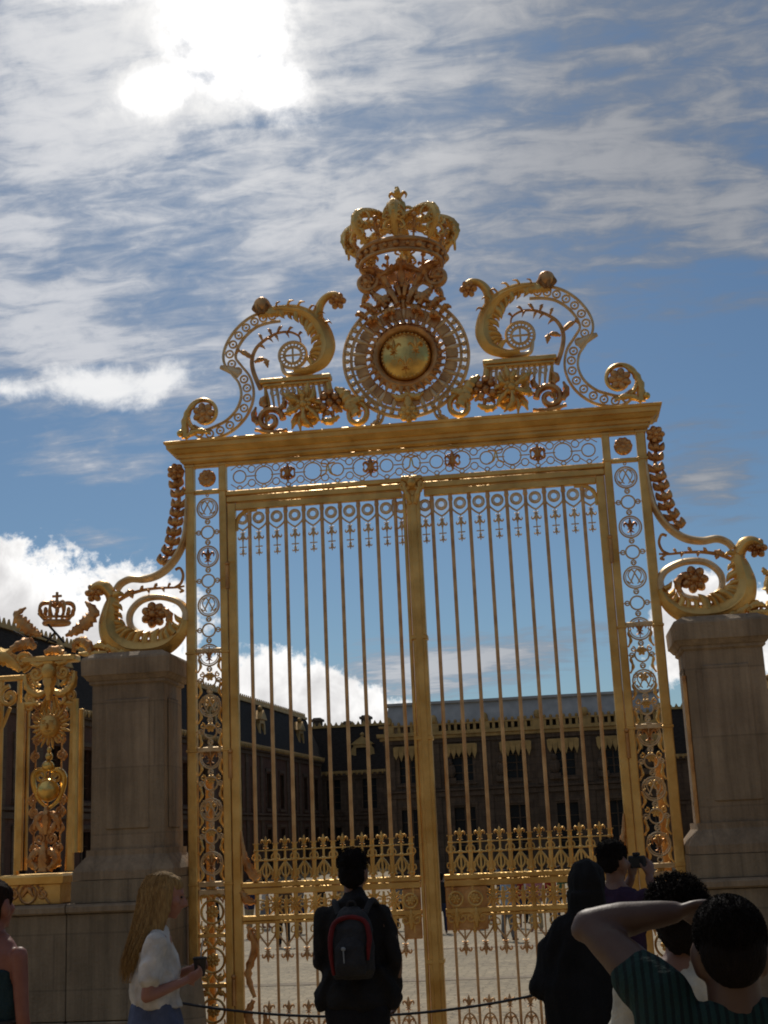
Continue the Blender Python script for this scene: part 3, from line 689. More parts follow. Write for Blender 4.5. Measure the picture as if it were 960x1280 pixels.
pier(-1, 'left stone pier with a panelled shaft, behind the blonde woman'); pier(1, 'right stone pier with a panelled shaft, behind the man with the raised arm')
def wall(x0, x1, label):
    t = thing('plinth_wall', label, 'wall')
    cy = -.06
    MB().cbox(x0, x1, cy-.47, cy+.45, GZ-.3, .2, .012).build('lower_course', STONEW, t, angle=20)
    MB().cbox(x0+.001, x1-.001, cy-.45, cy+.44, .206, 1.08, .006).build('upper_course', STONEW, t, angle=20)
    q = MB(); hx = (x1-x0)/2; q.loftrect((x0+x1)/2, cy, [(1.085, hx-.004, .47), (1.10, hx-.003, .49), (1.14, hx-.003, .49), (1.165, hx-.006, .47)]); q.build('coping', STONE, t, angle=20)
    rebase(t, ((x0+x1)/2, cy, GZ))
wall(-3.14, -2.22, 'block of pale stone wall carrying the left pier, behind the blonde woman'); wall(2.22, 3.14, 'block of pale stone wall carrying the right pier')
wall(-7.2, -3.144, 'low stone wall under the gilded railing at the left edge'); wall(3.144, 7.2, 'low stone wall running off to the right edge beyond the right pier')
for g, lb in ((-1, 'rounded dark guard stone at the foot of the left gate post'), (1, 'rounded dark guard stone at the foot of the right gate post')):
    o = MB().lathe((0, 0, 0), [(.2, -.1), (.2, .1), (.17, .55), (.14, .78), (.08, .86), (0, .88)], 18).build('guard_stone', STONEW); o.location = (g*2.12, -.42, GZ); tag(o, lb, 'guard stone')

# ================================================================== SCROLL BRACKETS ON THE PIERS
def console(g, label):
    t = thing('scroll_bracket', label, 'ornament')
    def F(P): return [(-g*a, b) for a, b in tr3(P)] if g > 0 else tr3(P)
    m = MB()
    r = F([(806, 215), (800, 330), (785, 410), (742, 488), (685, 540), (620, 562), (560, 562), (520, 582), (500, 610)])
    C = cr_curve(V3(r), 6); m.tube(C, [.022, .03, .034, .036, .036, .034, .032, .03], 8, fy=2.0); m.tube([c+Vector((0, -.075, 0)) for c in C], [.01, .014, .014, .014], 6); m.build('sweeping_rail', PALE, t)
    m = MB(); P = cr_curve(V3(F([(757, 150), (768, 230), (752, 330), (738, 410), (702, 492)])), 8)
    acc = 1
    for i in range(1, len(P)-1):
        acc += (P[i]-P[i-1]).length
        if acc < .085: continue
        acc = 0; p = P[i]; d = (P[i+1]-P[i-1]).normalized(); n_ = Vector((-d.z, 0, d.x)); w = .062
        for u in (1, -1): m.leaf([(p.x+d.x*.03, p.z+d.z*.03), (p.x+n_.x*u*w*.75, p.z+n_.z*u*w*.75), (p.x-d.x*.05+n_.x*u*w, p.z-d.z*.05+n_.z*u*w)], [.02, .036, .006], -.02, .025, .035, n=3)
        m.ball((p.x, -.03, p.z), .034, .04, .04, 8, 6)
    m.tube(P, .02, 6)
    m.build('husk_garland', GOLDB, t)
    c = F([(757, 106)])[0]; MB().ball((c[0], 0, c[1]), .075, .07, .085, 12, 8).rosette(c[0], c[1], .09, -.03, 7, .5).build('bud', GOLDB, t)
    BW = [.035, .065, .085, .1, .115, .115, .1, .085, .065, .045]; m = MB(); body = F([(462, 612), (486, 650), (478, 700), (470, 760), (492, 820), (555, 862), (640, 868), (720, 848), (775, 800), (797, 740)])
    m.leaf(body, BW, -.03, .06, .09, 0, 0, 0, 6); m.fringe(body, BW, -g, -.03, .07, .09); m.tube(cr_curve(V3(body[1:-1], -.115), 5), [.006, .014, .014, .006], 6)
    m.leaf(F([(490, 640), (460, 604), (432, 596), (405, 612), (400, 640)]), [.05, .06, .055, .05, .03], -.04, .06, .07, 0, 0, 0, 6)
    m.leaf(F([(470, 850), (520, 878), (600, 888), (700, 884)]), [.03, .05, .05, .02], -.05, .05, .06, 7, .3)
    m.build('acanthus_body', GOLD, t)
    c = F([(412, 625)])[0]; MB().rosette(c[0], c[1], .095, -.05, 6, .6).build('leaf_tip', GOLDB, t)
    m = MB(); sp = F([(797, 740), (798, 700), (765, 660), (690, 638), (610, 652), (560, 705), (562, 765), (610, 798), (665, 795), (712, 775), (728, 740)])
    m.tube(cr_curve(V3(sp), 6), [.045, .04, .035, .032, .032, .032, .03, .03, .03, .028, .022], 8, fy=1.6); m.build('inner_spiral', PALE, t)
    c = F([(664, 717)])[0]; m = MB().rosette(c[0], c[1], .13, -.03, 7, .5)
    m.leaf(F([(725, 760), (728, 720), (700, 690)]), [.03, .05, .03], -.03, .03, .04, 4); m.leaf(F([(700, 785), (730, 790), (755, 785)]), [.012, .035, .008], -.02, .02, .03, 3); m.build('rosette', GOLDB, t)
    m = MB(); vn = F([(500, 660), (530, 640), (560, 625), (620, 608), (690, 600), (750, 598), (790, 592)])
    m.tube(cr_curve(V3(vn), 6), [.018, .02, .016, .012, .01], 6)
    for a, b, w in (((530, 640), (575, 610), .04), ((555, 630), (570, 645), .03), ((600, 612), (615, 590), .02), ((630, 606), (640, 625), .02), ((660, 602), (675, 580), .022), ((690, 600), (705, 618), .018), ((720, 598), (730, 578), .018)):
        m.leaf(F([a, ((a[0]+b[0])/2+3, (a[1]+b[1])/2-4), b]), [w*.4, w, w*.2], -.01, .015, .02, 3, .3)
    m.tube(cr_curve(V3(F([(750, 598), (775, 580), (785, 545), (772, 515), (752, 522)])), 5), .014, 6); m.tube(cr_curve(V3(F([(760, 596), (775, 605), (785, 612), (770, 618)])), 5), .012, 6)
    m.build('vine', GOLDB, t)
    m = MB()   # outward foliage towards the side railing
    if g < 0: c0 = -3.12
    for (a, b, c_, w) in (((480, 870), (440, 850), (400, 862), .055), ((400, 870), (350, 830), (322, 850), .06), ((470, 880), (420, 885), (345, 885), .05), ((340, 860), (330, 835), (350, 822), .04)):
        m.leaf(F([a, b, c_]), [w*.6, w, w*.3], -.04, .03, .05, 5, .35)
    m.build('spray', GOLD, t)
    if g > 0:
        m = MB(); m.leaf(F([(390, 800), (370, 745), (345, 715), (335, 680)]), [.05, .06, .05, .02], -.04, .03, .05, 6, .4)
        m.leaf(F([(395, 795), (345, 790), (300, 770)]), [.05, .07, .02], -.04, .03, .05, 6, .4)
        m.leaf(F([(372, 742), (392, 722), (398, 705)]), [.03, .035, .01], -.04, .03, .04, 4, .4)
        m.build('side_leaf', GOLD, t)
    rebase(t, (g*2.65, 0, 3.34)); return t
console(-1, 'gilded acanthus scroll bracket with inner spiral standing on the left stone pier')
console(1, 'gilded acanthus scroll bracket with inner spiral standing on the right stone pier')

# ================================================================== SIDE RAILINGS
def fp(L): return [g2(*p) for p in L]
rl = thing('railing', 'gilded side railing with scrollwork top to the left of the left pier', 'railing')
for px in (-2, 21, 113):
    a = g2(px+2 if px > 50 else px+4, 870); z0 = 1.17 if px < 100 else 1.6
    MB().tube([(a[0], -.0 if px < 50 else -.42, z0), (a[0], 0 if px < 50 else -.42, 3.25 if px < 50 else 2.95)], .026, 8).build('bar', GOLD, rl)
for k in range(1, 7):
    x = g2(0, 870)[0]-.17*k-.1; MB().tube([(x, 0, 1.17), (x, 0, 3.25)], .024, 8).build('bar', GOLD, rl)
m = MB(); zt = 3.22; m.cbox(-7.2, -3.75, -.03, .03, 3.2, 3.25, .006); m.cbox(-7.2, -3.6, -.03, .03, 1.2, 1.25, .006); m.build('rail', GOLD, rl)
m = MB()
for x in (-4.02, -4.45, -4.9, -5.35):
    for u in (1, -1): m.spiral(x+u*.11, 3.05, .1, 1.4, radians(90), .022, -.02, .15, u, 22); m.tube(cr_curve([(x+u*.11, 0, 2.95), (x+u*.05, 0, 2.8), (x, 0, 2.7)], 4), .018, 6)
    m.leaf([(x, 2.7), (x, 2.85), (x, 3.0)], [.02, .05, .01], -.02, .02, .03, 3)
m.build('hanging_scrolls', GOLD, rl)
m = MB()
for x in (-4.0, -4.6, -5.2): m.leaf([(x-.3, 3.28), (x-.15, 3.42), (x+.05, 3.42), (x+.2, 3.3)], [.05, .1, .1, .04], -.03, .05, .06, 9, .35); m.spiral(x+.22, 3.38, .09, 1.2, radians(-90), .03, -.03, .2, 1, 18)
m.build('foliage_crest', GOLD, rl)
rebase(rl, (-5.2, 0, 1.17))

# panelled pilaster of the railing (sun mask, lyre, crown on top)
pb = thing('railing_pilaster', 'gilded railing pilaster with a rayed sun mask and small crown, at the left edge', 'railing ornament')
base = g2(60, 1090); B0 = g2(20, 1092)[0]; B1 = g2(95, 1092)[0]; zb0 = 1.17; zb1 = g2(57, 1092)[1]
m = MB(); m.loftrect((B0+B1)/2, -.12, [(zb0, (B1-B0)/2-.02, .22), (zb1-.09, (B1-B0)/2-.02, .22), (zb1-.08, (B1-B0)/2+.01, .25), (zb1-.02, (B1-B0)/2+.02, .26), (zb1, (B1-B0)/2, .24)]); bx_ = m.build('pedestal', GOLD, pb, angle=20)
m = MB(); xc = (B0+B1)/2-.03; zc = (zb0+zb1)/2-.04
m.ring(xc, zc, .075, .012, y=-.345, n=22); m.leaf([(xc-.05, zc-.02), (xc, zc+.05), (xc+.05, zc-.02)], [.01, .04, .01], -.345, .01, .02, 3)
for u in (1, -1): m.spiral(xc+u*.14, zc, .05, 1.3, radians(90), .012, -.345, .2, u, 16); m.tube([(xc+u*.2, -.345, zc-.08), (xc+u*.08, -.345, zc+.08)], .01, 6)
m.build('relief', GOLDB, bx_)
m = MB()
for a, b in (((33, 880), (28, 1088)), ((96, 880), (92, 1088))):
    A = g2(*a); B = g2(*b); m.tube([(B[0], -.08, B[1]), (A[0], -.08, A[1])], .034, 4); m.tube([(B[0]+(.05 if a[0] < 50 else -.05), -.05, B[1]), (A[0]+(.045 if a[0] < 50 else -.02), -.05, A[1])], .015, 6)
A = g2(33, 882); B = g2(52, 880); m.tube([(A[0]-.02, -.08, A[1]), (B[0], -.08, B[1])], .022, 6)
A = g2(84, 879); B = g2(97, 882); m.tube([(A[0], -.08, A[1]), (B[0]+.01, -.08, B[1])], .022, 6)
m.cbox(g2(102, 900)[0]-.02, g2(102, 900)[0]+.02, -.02, .02, 1.6, 2.9, .004)
m.build('frame', GOLD, pb)
c = g2(66, 908); m = MB().ball((c[0], -.08, c[1]), .105, .07, .115, 16, 12)
m.ball((c[0], -.155, c[1]-.01), .016, .03, .03); m.ball((c[0], -.14, c[1]-.055), .035, .015, .01)
for u in (1, -1): m.ball((c[0]+u*.038, -.14, c[1]+.025), .02, .012, .009); m.ball((c[0]+u*.045, -.12, c[1]-.03), .03, .02, .03); m.tube([(c[0]+u*.02, -.145, c[1]+.045), (c[0]+u*.06, -.135, c[1]+.045)], .007, 5)
m.build('sun_mask', GOLD, pb)
m = MB()
for k in range(22): a = 2*pi*k/22; r2 = .215 if k % 2 else .18; m.leaf([(c[0]+.1*cos(a), c[1]+.1*sin(a)), (c[0]+.15*cos(a), c[1]+.15*sin(a)), (c[0]+r2*cos(a), c[1]+r2*sin(a))], [.014, .017, .003], -.06, .015, .015, n=3)
m.build('rays', GOLD, pb)
m = MB(); L = lambda x, y: g2(x, y)
cxl = g2(64, 968)[0]
b = L(65, 988); m.ball((b[0], -.1, b[1]), .105, .09, .105, 16, 12)
b = L(64, 958); m.ball((b[0], -.08, b[1]), .06, .05, .05); b = L(65, 946); m.ball((b[0], -.07, b[1]), .035, .035, .04); b = L(65, 938); m.ball((b[0], -.07, b[1]), .02, .02, .03)
for u in (1, -1):
    m.tube(cr_curve(V3([L(64+u*3, 964), L(64+u*12, 963), L(64+u*19, 970), L(64+u*18, 985), L(64+u*12, 1000), L(64, 1011)], -.06), 5), [.02, .028, .026, .02, .014], 8)
    p = L(64+u*10, 971); m.spiral(p[0], p[1], .055, 1.3, radians(90), .014, -.06, .2, u, 18)
p = L(62, 1013); m.ball((p[0], -.08, p[1]), .022, .02, .04)
m.build('lyre', GOLDS, pb)
m = MB()
p = L(62, 1025); q = L(61, 1048); s_ = L(60, 1072)
for u in (1, -1):
    m.leaf([(p[0], p[1]+.06), (p[0]+u*.09, p[1]+.02), (p[0]+u*.12, p[1]-.08)], [.03, .05, .02], -.06, .03, .03, 4); m.leaf([(p[0], p[1]-.12), (p[0]+u*.07, p[1]-.06), (p[0]+u*.1, p[1]+.05)], [.03, .04, .01], -.06, .03, .03, 4)
    m.spiral(q[0]+u*.06, q[1], .055, 1.4, radians(90), .016, -.07, .2, u, 18); m.leaf([(s_[0], s_[1]+.06), (s_[0]+u*.09, s_[1]+.03), (s_[0]+u*.13, s_[1]-.08)], [.03, .06, .03], -.08, .04, .05, 5)
    m.leaf([(s_[0]+u*.05, s_[1]-.1), (s_[0]+u*.12, s_[1]-.02), (s_[0]+u*.09, s_[1]+.08)], [.04, .05, .01], -.1, .03, .04, 4)
m.leaf([(p[0], p[1]+.12), (p[0], p[1]), (p[0], p[1]-.13)], [.02, .06, .02], -.08, .03, .04, 5); m.leaf([(s_[0], s_[1]-.12), (s_[0], s_[1]), (s_[0], s_[1]+.14)], [.08, .08, .02], -.1, .04, .05, 5)
for yy, ww in ((925, .1), (945, .12), (1000, .13), (1015, .12), (1035, .11), (1060, .1), (895, .12), (882, .1)):
    p = L(65-(yy-900)*.03, yy)
    for u in (1, -1):
        m.spiral(p[0]+u*ww, p[1], .036, 1.3, radians(90*u), .012, -.05, .2, u, 14); m.leaf([(p[0]+u*(ww+.02), p[1]-.05), (p[0]+u*(ww+.045), p[1]), (p[0]+u*(ww+.01), p[1]+.06)], [.01, .022, .004], -.05, .015, .02, 3)
for u in (-1, 0, 1): a = L(65, 875); b = L(60, 1085); m.tube([(a[0]+u*.125, -.045, a[1]), (b[0]+u*.125, -.045, b[1])], .009, 6)
m.build('leafwork', GOLDB, pb)
# capital under the crown
m = MB(); K = g2(67, 845); x0, x1 = g2(36, 845)[0], g2(100, 840)[0]
m.cbox(x0-.02, x1, -.14, .02, g2(60, 826)[1]-.03, g2(60, 826)[1]+.03, .01)
for u in (1, -1):
    m.spiral(K[0]+u*.13, K[1]+.02, .075, 1.4, radians(90), .022, -.1, .15, u, 22); m.leaf([(K[0]+u*.03, K[1]-.15), (K[0]+u*.12, K[1]-.18), (K[0]+u*.22, K[1]-.1), (K[0]+u*.24, K[1]+.02)], [.03, .05, .045, .02], -.08, .03, .04, 6)
    m.leaf([(K[0]+u*.04, K[1]+.12), (K[0]+u*.1, K[1]+.1), (K[0]+u*.2, K[1]+.13)], [.02, .04, .02], -.1, .03, .04, 3)
m.leaf([(K[0], K[1]-.24), (K[0], K[1]-.08), (K[0], K[1]+.12)], [.03, .075, .09], -.1, .05, .06, 4); m.ball((K[0], -.14, K[1]+.03), .07, .04, .08)
for u in (-2, -1, 1, 2): m.leaf([(K[0]+u*.02, K[1]-.2), (K[0]+u*.04, K[1]-.28), (K[0]+u*.05, K[1]-.35)], [.012, .02, .004], -.06, .015, .02, n=3)
for u in (1, -1):
    for dz in (-.02, -.1, -.2, -.28): m.spiral(K[0]+u*.2, K[1]+dz, .045, 1.3, radians(90), .016, -.07, .2, -u, 16); m.leaf([(K[0]+u*.1, K[1]+dz), (K[0]+u*.15, K[1]+dz+.04), (K[0]+u*.14, K[1]+dz+.09)], [.02, .035, .006], -.08, .02, .03, 3)
m.build('capital', GOLD, pb)
m = MB()   # leaves and crown above
def T3(x, y): return g2(x/7.385, 740+y/7.385)
m.leaf([T3(400, 410), T3(300, 360), T3(220, 290), T3(170, 220), T3(255, 150)], [.015, .07, .085, .055, .01], -.04, .02, .03, 9, .45)
m.leaf([T3(620, 410), T3(720, 360), T3(810, 290), T3(880, 190), T3(800, 95)], [.015, .065, .09, .07, .01], -.04, .02, .03, 10, .45)
m.leaf([T3(130, 540), T3(200, 500), T3(280, 480), T3(340, 520)], [.04, .06, .07, .03], -.05, .04, .05, 4, .3)
m.leaf([T3(700, 560), T3(720, 480), T3(790, 460), T3(850, 520), T3(860, 590)], [.02, .04, .05, .05, .03], -.05, .04, .05, 6, .3)
m.leaf([T3(440, 570), T3(520, 540), T3(600, 570)], [.03, .06, .03], -.06, .04, .05, 3)
m.build('leaf_spray', GOLDB, pb)
m = MB(); m.tube(V3([T3(360, 200), T3(600, 470)], -.02), .012, 6); m.tube(V3([T3(520, 370), T3(440, 460)], -.02), .01, 6); m.tube(V3([T3(130, 365), T3(350, 480)], -.02), .012, 6); m.tube(V3([T3(400, 410), T3(530, 470)], -.02), .012, 6); m.build('stem', IRON, pb)
cc = T3(530, 290); R = .115
m = MB(); m.tube([(cc[0]+R*sin(2*pi*k/24), -.02-R*cos(2*pi*k/24), cc[1]) for k in range(24)], .022, 6, closed=True); m.tube([(cc[0]+R*1.05*sin(2*pi*k/24), -.02-R*1.05*cos(2*pi*k/24), cc[1]+.045) for k in range(24)], .014, 6, closed=True)
for k in range(8):
    a = 2*pi*k/8
    m.tube(cr_curve([(cc[0]+r*sin(a), -.02-r*cos(a), cc[1]+z) for r, z in ((R, .04), (R*1.5, .11), (R*1.35, .18), (R*.7, .19), (0, .14))], 4), .014, 6)
    m.ball((cc[0]+R*1.3*sin(a+.39), -.02-R*1.3*cos(a+.39), cc[1]+.1), .022, .022, .04, 8, 6)
m.tube([(cc[0], -.02, cc[1]+.13), (cc[0], -.02, cc[1]+.3)], .014, 6); m.ball((cc[0], -.02, cc[1]+.2), .026); m.tube([(cc[0]-.045, -.02, cc[1]+.26), (cc[0]+.045, -.02, cc[1]+.26)], .013, 6)
m.build('small_crown', GOLDB, pb)
rebase(pb, ((B0+B1)/2, -.1, 1.17))
# right-hand railing, only its end is in the picture
rr = thing('railing', 'gilded side railing glimpsed at the right edge beyond the right pier', 'railing')
MB().tube([(2.30, -.33, 1.6), (2.30, -.33, 2.85)], .022, 8).build('bar', GOLDB, rr)
for k in range(10): x = 3.42+.2*k; MB().tube([(x, 0, 1.17), (x, 0, 3.25)], .024, 8).build('bar', GOLD, rr)
MB().cbox(3.2, 5.6, -.03, .03, 3.2, 3.25, .006).cbox(3.2, 5.6, -.03, .03, 1.2, 1.25, .006).build('rail', GOLD, rr)
m = MB(); 
for x in (3.5, 4.1, 4.7): m.leaf([(x-.25, 3.28), (x-.1, 3.42), (x+.1, 3.42), (x+.25, 3.3)], [.05, .1, .1, .04], -.03, .05, .06, 9, .35)
m.build('foliage_crest', GOLD, rr); rebase(rr, (4.2, 0, 1.17))

# ================================================================== ROPE BARRIER
RY = -1.25
def post(x, lb):
    t = thing('barrier_post', lb, 'post', (x, RY, GZ))
    MB().lathe((0, 0, 0), [(.14, 0), (.14, .015), (.05, .03), (.02, .05)], 20).build('foot', IRON, t); MB().lathe((0, 0, .04), [(.02, 0), (.02, .72), (.03, .73), (.03, .76), (.015, .79)], 14).build('stem', IRON, t)
post(1.52, 'dark iron barrier post hidden behind the figure in black'); 
def rope(a, b, sag, lb):
    a = Vector(a); b = Vector(b); P = [a.lerp(b, i/24)+Vector((0, 0, -sag*4*(i/24)*(1-i/24))) for i in range(25)]
    o = MB().tube(P, .011, 6).build('barrier_cable', IRON); tag(o, lb, 'barrier cable')
pL = at(240, 1271, RY); pm = at(400, 1274, RY); 
post(-2.1, 'dark iron barrier post hidden behind the blonde woman')
rope((-2.1, RY, .45), (1.52, RY, .535), .215, 'thin dark cable sagging low across the foot of both gate leaves')
rope((1.52, RY, .535), (5.3, RY, .53), .30, 'thin dark cable running from the hidden barrier post to the right edge')
# ================================================================== GROUND
def struct(o): o['kind'] = 'structure'; return o
def hgt(y):
    if y < 1: return GZ
    if y < 34: return GZ-1.15*(y-1)/33
    return -1.4
def cobble_mat():
    m, n, l, b = nt('pale_cobblestones')
    tc = n.new('ShaderNodeTexCoord'); v = n.new('ShaderNodeTexVoronoi'); v.feature = 'DISTANCE_TO_EDGE'; v.inputs['Scale'].default_value = 6.5; v.inputs['Randomness'].default_value = .55
    v2 = n.new('ShaderNodeTexVoronoi'); v2.inputs['Scale'].default_value = 6.5; v2.inputs['Randomness'].default_value = .55
    l.new(tc.outputs['Object'], v.inputs['Vector']); l.new(tc.outputs['Object'], v2.inputs['Vector'])
    cr = n.new('ShaderNodeValToRGB'); cr.color_ramp.elements[0].position = .0; cr.color_ramp.elements[1].position = .07; cr.color_ramp.elements[0].color = (.45, .42, .38, 1); cr.color_ramp.elements[1].color = (1, 1, 1, 1)
    l.new(v.outputs['Distance'], cr.inputs[0])
    t = n.new('ShaderNodeTexNoise'); t.inputs['Scale'].default_value = .35; t.inputs['Detail'].default_value = 8; l.new(tc.outputs['Object'], t.inputs['Vector'])
    c2 = n.new('ShaderNodeValToRGB'); c2.color_ramp.elements[0].position = .3; c2.color_ramp.elements[1].position = .7; c2.color_ramp.elements[0].color = (.28, .215, .12, 1); c2.color_ramp.elements[1].color = (.42, .33, .195, 1); l.new(t.outputs['Fac'], c2.inputs[0])
    mx = n.new('ShaderNodeMix'); mx.data_type = 'RGBA'; mx.blend_type = 'MULTIPLY'; mx.inputs[0].default_value = 1; l.new(c2.outputs[0], mx.inputs[6]); l.new(cr.outputs[0], mx.inputs[7])
    hv = n.new('ShaderNodeHueSaturation'); mr = n.new('ShaderNodeMapRange'); mr.inputs[3].default_value = .8; mr.inputs[4].default_value = 1.2
    sx = n.new('ShaderNodeSeparateColor'); l.new(v2.outputs['Color'], sx.inputs[0]); l.new(sx.outputs[0], mr.inputs[0]); l.new(mr.outputs[0], hv.inputs['Value']); l.new(mx.outputs[2], hv.inputs['Color'])
    l.new(hv.outputs[0], b.inputs['Base Color']); b.inputs['Roughness'].default_value = .8
    bp = n.new('ShaderNodeBump'); bp.inputs['Strength'].default_value = .5; bp.inputs['Distance'].default_value = .02; l.new(cr.outputs[0], bp.inputs['Height']); l.new(bp.outputs[0], b.inputs['Normal'])
    return m
COB = cobble_mat()
m = MB(); xs = [-2500, -400, -60, 60, 400, 2500]; ys = [-1500, -100, -15, 1, 12, 23, 34, 60, 130, 500, 3500]
ys = ys[3:]; vs = [(x, y, hgt(y)) for y in ys for x in xs]; fs = [(j*6+i, j*6+i+1, j*6+i+7, j*6+i+6) for j in range(len(ys)-1) for i in range(5)]
struct(m.add(vs, fs).build('ground', COB, smooth=False))
BOUNCE_PAVING = mat('pale_bounce_paving', (.46, .35, .21), .85, 0, .25, .8, .3, 14, col2=(.36, .265, .15))  # unseen near ground, kept pale and warm to bounce light upwards
struct(MB().add([(-2500, -1500, GZ), (2500, -1500, GZ), (2500, 1, GZ), (-2500, 1, GZ)], [(0, 1, 2, 3)]).build('plaza', BOUNCE_PAVING, smooth=False))
# drainage gutter lines and a stone threshold under the gate
struct(MB().cbox(-2.2, 2.2, -.35, .35, GZ-.1, GZ+.05, .015).build('threshold', STONEW))
for yy in (9, 18.5, 27): 
    struct(MB().add([(-60, yy-.25, hgt(yy-.25)+.006), (60, yy-.25, hgt(yy-.25)+.006), (60, yy+.25, hgt(yy+.25)+.006), (-60, yy+.25, hgt(yy+.25)+.006)], [(0, 1, 2, 3)]).build('paved_strip', STONEW, smooth=False))

# ================================================================== PALACE
def facade(parent, x0, x1, y, zb, zt, floors, cols, ww, wallm, frames=True, th=.6):
    """front wall with real window openings; floors = [(sill, head)], cols = window centres"""
    w = MB(); edges = [x0]
    for c in cols: edges += [c-ww/2, c+ww/2]
    edges.append(x1)
    for i in range(0, len(edges), 2): w.box(edges[i], edges[i+1], y, y+th, zb, zt)
    for c in cols:
        z = zb
        for (a, b) in floors: w.box(c-ww/2, c+ww/2, y+.003, y+th, z, a); z = b
        w.box(c-ww/2, c+ww/2, y+.003, y+th, z, zt)
    w.build('wall', wallm, parent, smooth=False)
    for c in cols:
        for (a, b) in floors:
            f = MB().box(c-ww/2-.18, c-ww/2, y-.06, y+.2, a-.1, b+.15).box(c+ww/2, c+ww/2+.18, y-.06, y+.2, a-.1, b+.15).box(c-ww/2-.22, c+ww/2+.22, y-.1, y+.2, b+.15, b+.38)
            f.box(c-ww/2-.25, c+ww/2+.25, y-.14, y+.2, a-.28, a-.1).box(c-.05, c+.05, y+.28, y+.36, a, b)
            for k in range(1, 4): f.box(c-ww/2, c+ww/2, y+.3, y+.35, a+(b-a)*k/4-.03, a+(b-a)*k/4+.03)
            fo = f.build('window', PALSTONE if b-a > 1.6 else WOODF, parent, smooth=False)
            MB().box(c-ww/2, c+ww/2, y+.4, y+.44, a, b).build('pane', GLASS, fo, smooth=False)
def roof_gable(parent, x0, x1, y0, y1, ze, zr, name='roof', m=SLATE, hip=1.6):
    """steep mansard slopes below a low upper roof"""
    L = [(ze, 0), (ze+(zr-ze)*.93, 1.35), (ze+(zr-ze)*.96, 1.3), (zr, (y1-y0)/2-.4)]; vs = []; fs = []
    for z, d in L: e = min(d, hip); vs += [(x0+e, y0+d, z), (x1-e, y0+d, z), (x1-e, y1-d, z), (x0+e, y1-d, z)]
    for r in range(3):
        for k in range(4): fs.append((r*4+k, r*4+(k+1) % 4, r*4+4+(k+1) % 4, r*4+4+k))
    fs += [(3, 2, 1, 0), (12, 13, 14, 15)]
    return MB().add(vs, fs).build(name, m, parent, smooth=False)
def crest(parent, x0, x1, y, z, h=.5, name='ridge_cresting', step=.55):
    q = MB().box(x0, x1, y-.1, y+.1, z-.06, z+.1*1.6)
    n = int((x1-x0)/step)
    for i in range(n):
        x = x0+step*(i+.5); q.prism([(x-.2, z+.14), (x+.2, z+.14), (x+.06, z+.14+h*.5), (x, z+h), (x-.06, z+.14+h*.5)], y-.05, y+.05)
    return q.build(name, GOLDO, parent, smooth=False)
def dormer(parent, x, y, z, w=1.5, h=2.1, gold=True):
    d = MB().box(x-w/2, x-w/2+.25, y, y+1.6, z, z+h).box(x+w/2-.25, x+w/2, y, y+1.6, z, z+h).box(x-w/2+.25, x+w/2-.25, y, y+1.6, z+h-.3, z+h)
    d.prism([(x-w/2-.25, z+h), (x+w/2+.25, z+h), (x+w*.3, z+h+.45), (x, z+h+.8), (x-w*.3, z+h+.45)], y-.15, y+1.6)
    for u in (1, -1): d.prism([(x+u*w/2, z-.1), (x+u*(w/2+.55), z-.1), (x+u*(w/2+.3), z+h*.35), (x+u*(w/2+.2), z+h*.8), (x+u*w/2, z+h*.9)][::u], y+.02, y+.3)
    d.ball((x, y+.2, z+h+.95), .22)
    o = d.build('dormer', GOLDO, parent, smooth=False); MB().box(x-w/2+.25, x+w/2-.25, y+.3, y+.4, z, z+h-.3).build('pane', GLASS, o, smooth=False)
def chimney(parent, x, y, z, h=1.8, w=1.1):
    MB().loftrect(x, y, [(z-1.2, w/2, .5), (z+h-.4, w/2, .5), (z+h-.38, w/2+.15, .65), (z+h-.15, w/2+.15, .65), (z+h-.13, w/2, .5), (z+h, w/2-.1, .4)]).build('chimney', PALSTONE, parent, smooth=False)
# wings built in their own frame: x along the facade, front towards -y
def wing(label, A, B, depth, ze, zr, nwin, dn=3, ch=3, wallm=BRICK, busts=True):
    A = Vector(A); B = Vector(B); d = B-A; Ln = d.length; a = atan2(d.y, d.x)
    t = thing('palace_wing', label, 'building', (A.x, A.y, -1.4), a)
    ze += 1.4; zr += 1.4
    sp = Ln/nwin; cols = [sp*(i+.5) for i in range(nwin)]
    facade(t, 0, Ln, 0, 0, ze, [(.9, 3.9), (5.6, 8.4)], cols, 1.35, wallm)
    MB().box(0, Ln, .62, depth, 0, ze).build('core', PALSTONE, t, smooth=False)
    q = MB()
    for z, o, h in ((4.6, .12, .3), (5.0, .2, .16), (ze-.6, .15, .3), (ze-.28, .35, .28)): q.box(-.02, Ln+.02, -o, .3, z, z+h)
    for i in range(nwin+1): q.box(max(0, sp*i-.35), min(Ln, sp*i+.35), -.08, .2, .0, ze-.62)
    q.build('stone_courses', PALSTONE, t, smooth=False)
    r = roof_gable(t, -.3, Ln+.3, -.35, depth, ze, zr)
    crest(t, 1.2, Ln-1.2, .95, ze+(zr-ze)*.95)
    q = MB().box(-.3, Ln+.3, -.42, -.30, ze-.02, ze+.22); 
    n = int(Ln/.5)
    for i in range(n): q.ball((.5*i+.25, -.45, ze-.02), .13, .08, .2, 6, 4)
    q.build('gilded_gutter', GOLDO, t, smooth=False)
    for i in range(dn): dormer(t, Ln*(i+.5)/dn, .1, ze+.35)
    for i in range(ch): chimney(t, Ln*(i+.35)/ch, depth/2+.6, zr)
    return t
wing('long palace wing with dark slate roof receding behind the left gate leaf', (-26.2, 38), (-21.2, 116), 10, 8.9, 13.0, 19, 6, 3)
wing('rear palace range with a gilded dormer and thin chimneys, behind the left gate leaf', (-29.0, 117), (17, 117), 9, 7.6, 12.4, 13, 0, 0, PALSTONE)
